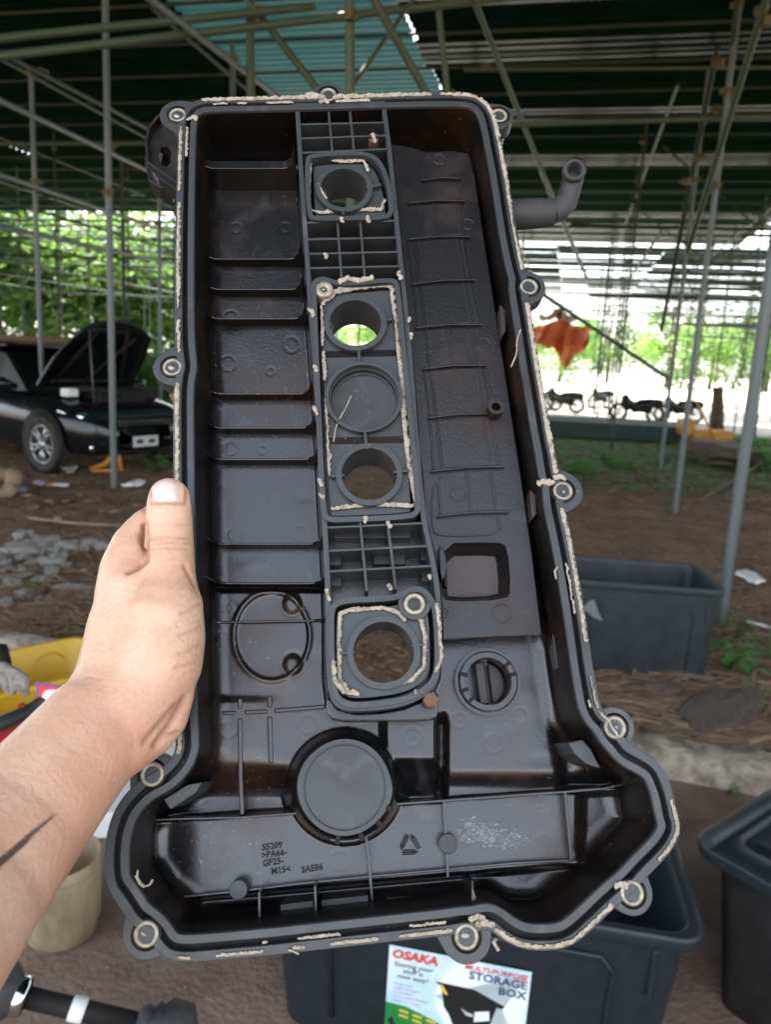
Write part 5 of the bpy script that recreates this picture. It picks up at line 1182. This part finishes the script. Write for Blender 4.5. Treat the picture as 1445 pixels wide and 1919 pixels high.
def bead_run(p0, p1, rad, gap, seed, loop=None):
    lp = loop or om; i, j = near_i(*p0), near_i(*p1); k1 = (j - i) % n_; k2 = (i - j) % n_
    ids = [(i + q) % n_ for q in range(k1 + 1)] if k1 < k2 else [(i - q) % n_ for q in range(k2 + 1)]
    bead([lp[q] for q in ids], rad, seed=seed, conv=False, gap=gap)
bead_run((375, 192), (600, 185), .0017, .05, 1); bead_run((625, 185), (900, 182), .0019, .02, 2); bead_run((900, 185), (940, 260), .0022, 0, 3); bead_run((928, 240), (985, 505), .0020, -.1, 4)
bead_run((983, 565), (1040, 890), .0022, -.1, 5); bead_run((1052, 955), (1110, 1330), .0017, .1, 6); bead_run((1110, 1335), (1265, 1500), .0010, .32, 7); bead_run((1265, 1500), (1200, 1640), .0013, .30, 8)
bead_run((1150, 1690), (930, 1740), .0019, .12, 9); bead_run((850, 1740), (560, 1780), .0014, .25, 10); bead_run((560, 1780), (330, 1795), .0011, .36, 11)
bead_run((335, 240), (335, 660), .0016, .10, 12); bead_run((335, 715), (335, 900), .0018, .02, 13); bead_run((335, 1300), (340, 1420), .0017, .05, 14)
ogr = offset(seal, .0002); bead_run((400, 196), (560, 193), .0010, .35, 15, ogr); bead_run((351, 240), (347, 300), .0012, 0, 16, ogr); bead_run((620, 191), (700, 189), .0015, .1, 17, ogr)
bead_run((640, 1742), (500, 1764), .0011, .3, 18, ogr); bead_run((840, 1727), (760, 1733), .0010, .3, 19, ogr); bead_run((1060, 1050), (1104, 1325), .0009, .3, 20, ogr)
for k, (x, y, r) in enumerate([(585, 178, 14), (640, 182, 16), (607, 190, 10), (1020, 905, 14), (895, 1722, 16), (910, 1732, 18), (1165, 1660, 14), (1030, 905, 10), (1050, 895, 12), (360, 222, 10)]):
    bead([(x - r, y + 2), (x, y - 3), (x + r, y + 3)], .0024, z=.001, gap=-1, seed=40 + k, wander=.001)
# gasket box beads
bead([(582, 298), (612, 297), (640, 303), (682, 300), (690, 322)], .0017, gap=-1, seed=60, z=-.0035); bead([(581, 300), (580, 345), (580, 392), (600, 398), (660, 394), (715, 392), (722, 372)], .0016, gap=-.2, seed=61, z=-.0035)
bead([(596, 344), (603, 358), (612, 372)], .0011, gap=-1, seed=62, z=-.001)
bead([(603, 570), (628, 547), (665, 539), (705, 534), (733, 536), (742, 600), (752, 700), (757, 780), (766, 870), (780, 945)], .0024, gap=-1, seed=63, z=-.003)
bead([(776, 948), (740, 946), (690, 945), (650, 950), (620, 953)], .0020, gap=-1, seed=64, z=-.003); bead([(603, 572), (604, 640), (610, 740), (615, 830), (620, 950)], .0016, gap=.12, seed=65, z=-.003)
bead([(774, 850), (779, 900), (783, 945)], .0030, gap=-1, seed=66, z=-.0028); bead([(633, 530), (650, 521), (672, 526), (700, 520)], .0022, gap=-.1, seed=67, z=.001)
bead([(636, 1280), (635, 1200), (637, 1150), (655, 1143), (720, 1139), (745, 1148), (760, 1165)], .0018, gap=-1, seed=68, z=-.002); bead([(636, 1275), (650, 1296), (675, 1301)], .0024, gap=-1, seed=69, z=-.002)
bead([(722, 1284), (770, 1275), (795, 1250), (797, 1190), (788, 1160), (775, 1155)], .0019, gap=-.1, seed=70, z=-.002); bead([(624, 1236), (627, 1275), (645, 1300)], .0018, gap=-1, seed=71, z=.0012); bead([(818, 1130), (824, 1170), (826, 1235), (815, 1260)], .0015, gap=.05, seed=72, z=.0012)
for k, (x, y) in enumerate([(748, 516), (766, 600), (583, 586), (590, 690), (588, 765), (592, 772), (600, 905), (603, 930), (610, 480), (770, 630), (728, 983), (684, 975), (729, 1100), (612, 1108), (805, 1080), (700, 258), (640, 412), (690, 412), (780, 1296), (615, 1120)]):
    r = random.Random(k).uniform(4, 9); bead([(x - r * .4, y - r), (x + 1, y), (x + r * .3, y + r)], .0018, gap=-1, seed=80 + k, z=.0005, wander=.0012)
# loose hair-like string of sealant
def thread(pts, z, r): obj('loose_strand', MB().tube([(*C(x, y, zz), zz) for (x, y), zz in zip(pts, z)], r, 6), M['sealant'], cover)
thread(chaikin([(625, 828), (630, 795), (648, 765), (658, 742)], 2, False), [-.003] * 99, .0004)
thread(chaikin([(976, 618), (968, 640), (970, 660), (958, 688)], 2, False), [.0005] * 99, .0005)
thread([(258, 1630), (256, 1645), (268, 1662), (280, 1658), (285, 1650)], [.0005, .001, -.002, -.004, 0], .0006); thread([(270, 1662), (262, 1655), (254, 1640)], [0, 0, 0], .0008)
thread([(935, 1782), (925, 1765), (930, 1760)], [.002, .001, 0], .0009); thread([(560, 1788), (548, 1782), (540, 1780)], [.001] * 3, .0005); thread([(1043, 1085), (1040, 1070), (1046, 1062)], [.001] * 3, .0006)
# ---- top-left bracket and right breather elbow, behind the flange
zb = -.006
br = MB(); pts = CL([(345, 205), (318, 205), (296, 216), (277, 238), (272, 262), (275, 300), (290, 322), (345, 356)], zb); hole = CL([(297, 262), (310, 262), (316, 272), (316, 290), (308, 300), (297, 296), (292, 280)], zb)
br.prism(pts, zb - .006, zb - .012, [hole]); obj('bracket', br, M['plate'], cover, .0006)
p = CL([(345, 212), (318, 210), (299, 220), (282, 240), (276, 262), (279, 298), (292, 318), (345, 350)], zb); q2 = []
crib([(350, 205), (318, 205), (296, 216), (278, 238), (273, 262), (276, 302), (345, 350)], .0018, zb, zb - .022, M['plate'], 'bracket_edge')
crib([(282, 262), (276, 300), (283, 335), (300, 346), (318, 350)], .004, zb - .016, zb - .03, M['shell'], 'bracket_foot')
c = C(303, 278, -.02); obj('bracket_pin', MB().lathe([(.0035, -.03), (.0035, -.014), (.001, -.012)], 14, Matrix.Translation((c[0], c[1], 0))), M['dark'], cover)
zt = -.024
def c3(px, py, z): q = C(px, py, z); return (q[0], q[1], z)
pth = [c3(930, 403, zt), c3(985, 401, zt), c3(1028, 399, zt), c3(1034, 398, zt), c3(1046, 394, zt), c3(1062, 378, zt + .001), c3(1070, 352, zt + .004), c3(1077, 322, zt + .010), c3(1078, 316, zt + .017)]
obj('breather_pipe', MB().tube(pth[:4], [.0100, .0098, .0092, .0090], 28), M['rubber'], cover, .0005)
obj('breather_elbow', MB().tube(pth[3:], [.0075, .0078, .0074, .0070, .0070, .0072], 24, caps=False), M['rubber'], cover)
e = Vector(pth[8]); d = (e - Vector(pth[7])).normalized(); dd_ = (d * .8 + Vector((0, -.05, .9))).normalized()
Tm = Matrix.Translation(e) @ dd_.to_track_quat('Z', 'Y').to_matrix().to_4x4()
obj('elbow_mouth', MB().lathe([(.0074, -.007), (.0077, -.001), (.0072, .0), (.0052, 0), (.0046, -.001), (.0042, -.010), (.0001, -.010)], 28, Tm), M['rubber'], cover)
obj('peg', MB().tube([c3(322, 752, -.012), c3(345, 742, -.012)], .0042, 12), M['rust'], cover)

# ------------------------------------------------------------------ the hand and forearm
person = thing('person', 'bare left forearm with a dark tattoo line, hand gripping the black engine cover', 'person', Matrix.Translation(P(200, 1350, .36)))
PI_ = person.matrix_world.inverted()
hb_ = bmesh.new()
def blob(chain, n=28):
    """chain of (px,py,depth,r mm across, flatten) -> closed tapered volume with round ends"""
    pts = [(P(x, y, d), r / 1000, f) for x, y, d, r, f in chain]
    res = []
    for (a, ra, fa), (b, rb, fb) in zip(pts, pts[1:]):
        m_ = 8
        for q in range(m_): t = q / m_; res.append((a.lerp(b, t), ra + (rb - ra) * t, fa + (fb - fa) * t))
    res.append(pts[-1])
    t0_ = (res[1][0] - res[0][0]).normalized(); t1_ = (res[-1][0] - res[-2][0]).normalized()
    head = [(res[0][0] - t0_ * res[0][1] * math.sin(a), res[0][1] * math.cos(a), res[0][2]) for a in (1.5, 1.2, .9, .6, .3)]
    tail = [(res[-1][0] + t1_ * res[-1][1] * math.sin(a), res[-1][1] * math.cos(a), res[-1][2]) for a in (.3, .6, .9, 1.2, 1.5)]
    res = head + res + tail; rings = []
    vw = CR @ Vector((0, 0, 1))
    for i, (p, r, f) in enumerate(res):
        t = (res[min(i + 1, len(res) - 1)][0] - res[max(i - 1, 0)][0]).normalized(); e1 = (vw - t * vw.dot(t)).normalized(); e2 = t.cross(e1)
        rings.append([hb_.verts.new(PI_ @ (p + e1 * (r * f * math.cos(2 * PI * j / n)) + e2 * (r * math.sin(2 * PI * j / n)))) for j in range(n)])
    for a, b in zip(rings, rings[1:]):
        for j in range(n): hb_.faces.new((a[j], a[(j + 1) % n], b[(j + 1) % n], b[j]))
    hb_.faces.new(rings[0][::-1]); hb_.faces.new(rings[-1])
blob([(316, 935, .388, 11.0, .72), (316, 965, .388, 11.8, .78), (317, 1000, .388, 12.0, .85), (316, 1035, .388, 12.7, .92), (317, 1075, .386, 12.9, .95), (316, 1110, .384, 15.0, 1), (308, 1150, .380, 19.0, 1)])
blob([(312, 1140, .380, 18.0, .9), (306, 1190, .378, 20.5, .95), (296, 1240, .374, 21.5, .95), (268, 1290, .368, 21.0, .9), (232, 1335, .362, 22, .9)])
blob([(255, 1110, .392, 18.5, .9), (246, 1170, .388, 21.5, .95), (238, 1230, .382, 22.5, .95), (228, 1290, .372, 24.0, .88), (205, 1340, .362, 26.0, .82), (130, 1424, .345, 27.0, .84), (40, 1532, .325, 29.5, .9), (-60, 1650, .300, 32, .95), (-220, 1840, .26, 36, 1)])
blob([(275, 985, .408, 9.5, 1), (256, 1020, .406, 13.0, 1), (246, 1065, .400, 16.0, 1), (244, 1120, .394, 18, 1)])        # index root beside the thumb
blob([(262, 1000, .410, 10, 1), (300, 968, .430, 9.5, 1), (345, 965, .455, 9, 1), (400, 975, .468, 8.5, 1), (455, 985, .470, 7.8, 1)])  # index finger behind the cover
for k, yy in enumerate((1050, 1115, 1180)):
    blob([(245, yy + 50, .405, 13, 1), (285, yy + 10, .432, 10, 1), (330, yy, .456, 9.2, 1), (400, yy + 4, .466, 8.6, 1), (450 - k * 14, yy + 8, .468, 7.6 - k * .3, 1)])
blob([(340, 1300, .372, 6.5, 1), (316, 1345, .368, 9.5, 1), (285, 1372, .364, 11.5, 1), (240, 1390, .358, 15, 1)])   # heel fold at the wrist
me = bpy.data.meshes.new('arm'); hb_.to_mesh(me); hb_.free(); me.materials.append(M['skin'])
tmp = bpy.data.objects.new('arm', me); COL.objects.link(tmp)
md = tmp.modifiers.new('r', 'REMESH'); md.mode = 'VOXEL'; md.voxel_size = .0013; md.use_smooth_shade = True
ms = tmp.modifiers.new('s', 'SMOOTH'); ms.factor = .7; ms.iterations = 14
dg = bpy.context.evaluated_depsgraph_get(); bpy.context.view_layer.update()
me2 = bpy.data.meshes.new_from_object(tmp.evaluated_get(bpy.context.evaluated_depsgraph_get())); bpy.data.objects.remove(tmp)
co = np.empty(len(me2.vertices) * 3); me2.vertices.foreach_get('co', co); co = co.reshape(-1, 3)
pw = co + np.array(person.matrix_world.translation)
crt = np.array(CR); qc = (pw - np.array(EYE)) @ crt          # camera coords
apx = W0 / 2 + F0 * qc[:, 0] / -qc[:, 2]; apy = H0 / 2 - F0 * qc[:, 1] / -qc[:, 2]; adp = -qc[:, 2]
nrm = np.empty(len(me2.vertices) * 3); me2.vertices.foreach_get('normal', nrm); nrm = nrm.reshape(-1, 3)
front = (nrm @ crt)[:, 2] > .1
def segd(x0, y0, x1, y1):
    ex, ey = x1 - x0, y1 - y0; l2 = ex * ex + ey * ey; t = np.clip(((apx - x0) * ex + (apy - y0) * ey) / l2, 0, 1); return np.hypot(apx - x0 - t * ex, apy - y0 - t * ey), t
disp = np.zeros(len(co))
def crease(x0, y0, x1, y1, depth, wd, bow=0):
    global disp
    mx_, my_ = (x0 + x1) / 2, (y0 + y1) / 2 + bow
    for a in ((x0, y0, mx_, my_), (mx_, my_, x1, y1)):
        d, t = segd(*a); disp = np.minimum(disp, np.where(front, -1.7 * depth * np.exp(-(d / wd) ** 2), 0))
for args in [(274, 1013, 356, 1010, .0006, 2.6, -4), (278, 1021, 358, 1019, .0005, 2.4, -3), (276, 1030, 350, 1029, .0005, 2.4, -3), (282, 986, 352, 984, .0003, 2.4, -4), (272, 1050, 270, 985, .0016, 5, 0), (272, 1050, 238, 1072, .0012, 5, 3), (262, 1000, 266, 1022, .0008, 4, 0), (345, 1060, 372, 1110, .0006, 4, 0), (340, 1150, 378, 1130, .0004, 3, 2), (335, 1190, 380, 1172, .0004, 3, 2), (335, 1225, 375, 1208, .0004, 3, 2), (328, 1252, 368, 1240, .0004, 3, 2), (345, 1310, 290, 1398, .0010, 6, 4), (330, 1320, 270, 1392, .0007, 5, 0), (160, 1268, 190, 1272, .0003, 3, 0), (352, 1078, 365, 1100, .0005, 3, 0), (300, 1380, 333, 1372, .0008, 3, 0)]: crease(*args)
rs_ = np.random.RandomState(9)
for _ in range(46):   # fine skin lines over the heel of the thumb
    x_, y_ = rs_.uniform(318, 378), rs_.uniform(1060, 1290); l_2 = rs_.uniform(8, 26); a_2 = rs_.uniform(-.75, -.15) if rs_.rand() < .7 else rs_.uniform(.3, 1.0)
    crease(x_, y_, x_ + l_2 * math.cos(a_2), y_ + l_2 * math.sin(a_2), .00022, 1.5, rs_.uniform(-2, 2))
for _ in range(30):
    x_, y_ = rs_.uniform(272, 345), rs_.uniform(985, 1060); crease(x_, y_, x_ + rs_.uniform(8, 20), y_ + rs_.uniform(-3, 3), .00018, 1.4)
for x0_, y0_, x1_, y1_ in ((279, 905, 281, 944), (351, 905, 349, 944), (281, 944, 349, 944)): crease(x0_, y0_, x1_, y1_, .0007, 3.0, 0)
co += nrm * disp[:, None]
d, t = segd(-20, 1635, 104, 1523); ink = np.where(front, np.clip((7.5 - 6 * np.abs(t) ** 1.6 - d) / 2.0 + .5, 0, 1), 0)
for (x0, y0, x1, y1, ww) in ((34, 1341, 42, 1336, 2), (-2, 1384, 6, 1380, 2.5), (54, 1332, 60, 1322, 1)):
    d, t = segd(x0, y0, x1, y1); ink = np.maximum(ink, np.where(front, np.clip((ww - d) / 1.2 + .5, 0, .8), 0))
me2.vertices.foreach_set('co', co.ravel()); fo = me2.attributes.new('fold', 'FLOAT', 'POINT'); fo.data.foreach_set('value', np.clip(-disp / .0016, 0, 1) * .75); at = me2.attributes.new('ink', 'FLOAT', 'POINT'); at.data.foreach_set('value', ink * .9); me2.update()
me2.polygons.foreach_set('use_smooth', [True] * len(me2.polygons))
if not me2.materials: me2.materials.append(M['skin'])
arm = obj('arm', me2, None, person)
# thumbnail: curved plate laid on the thumb surface
bpy.context.view_layer.update()
from mathutils.bvhtree import BVHTree
bv = BVHTree.FromPolygons([Vector(v) for v in co], [tuple(p.vertices) for p in me2.polygons])
nb = MB(); nu, nv = 14, 16; vs = []; okn = True
for j in range(nv + 1):
    for i in range(nu + 1):
        u = (i / nu) * 2 - 1; v = j / nv
        wd_ = 26 * (1 - .10 * (1 - v)) ; topy = 900 + 9 * u * u; boty = 940 - 3 * (1 - u * u) * -1
        x_ = 309 + u * wd_; y_ = topy + (boty - topy) * v
        r0_ = ray(x_, y_).normalized(); hit = bv.ray_cast(PI_ @ EYE, r0_)
        base_ = hit[0] if hit[0] else PI_ @ P(x_, y_, .382)
        lift = .0009 * (1 - abs(u) ** 4) * (1 if 0 < j < nv else .2) + .0002
        vs.append(Vector(base_) - r0_ * lift)
nb.add(vs, [(j * (nu + 1) + i, j * (nu + 1) + i + 1, (j + 1) * (nu + 1) + i + 1, (j + 1) * (nu + 1) + i) for j in range(nv) for i in range(nu)], True)
obj('thumbnail', nb, M['nail'], person)
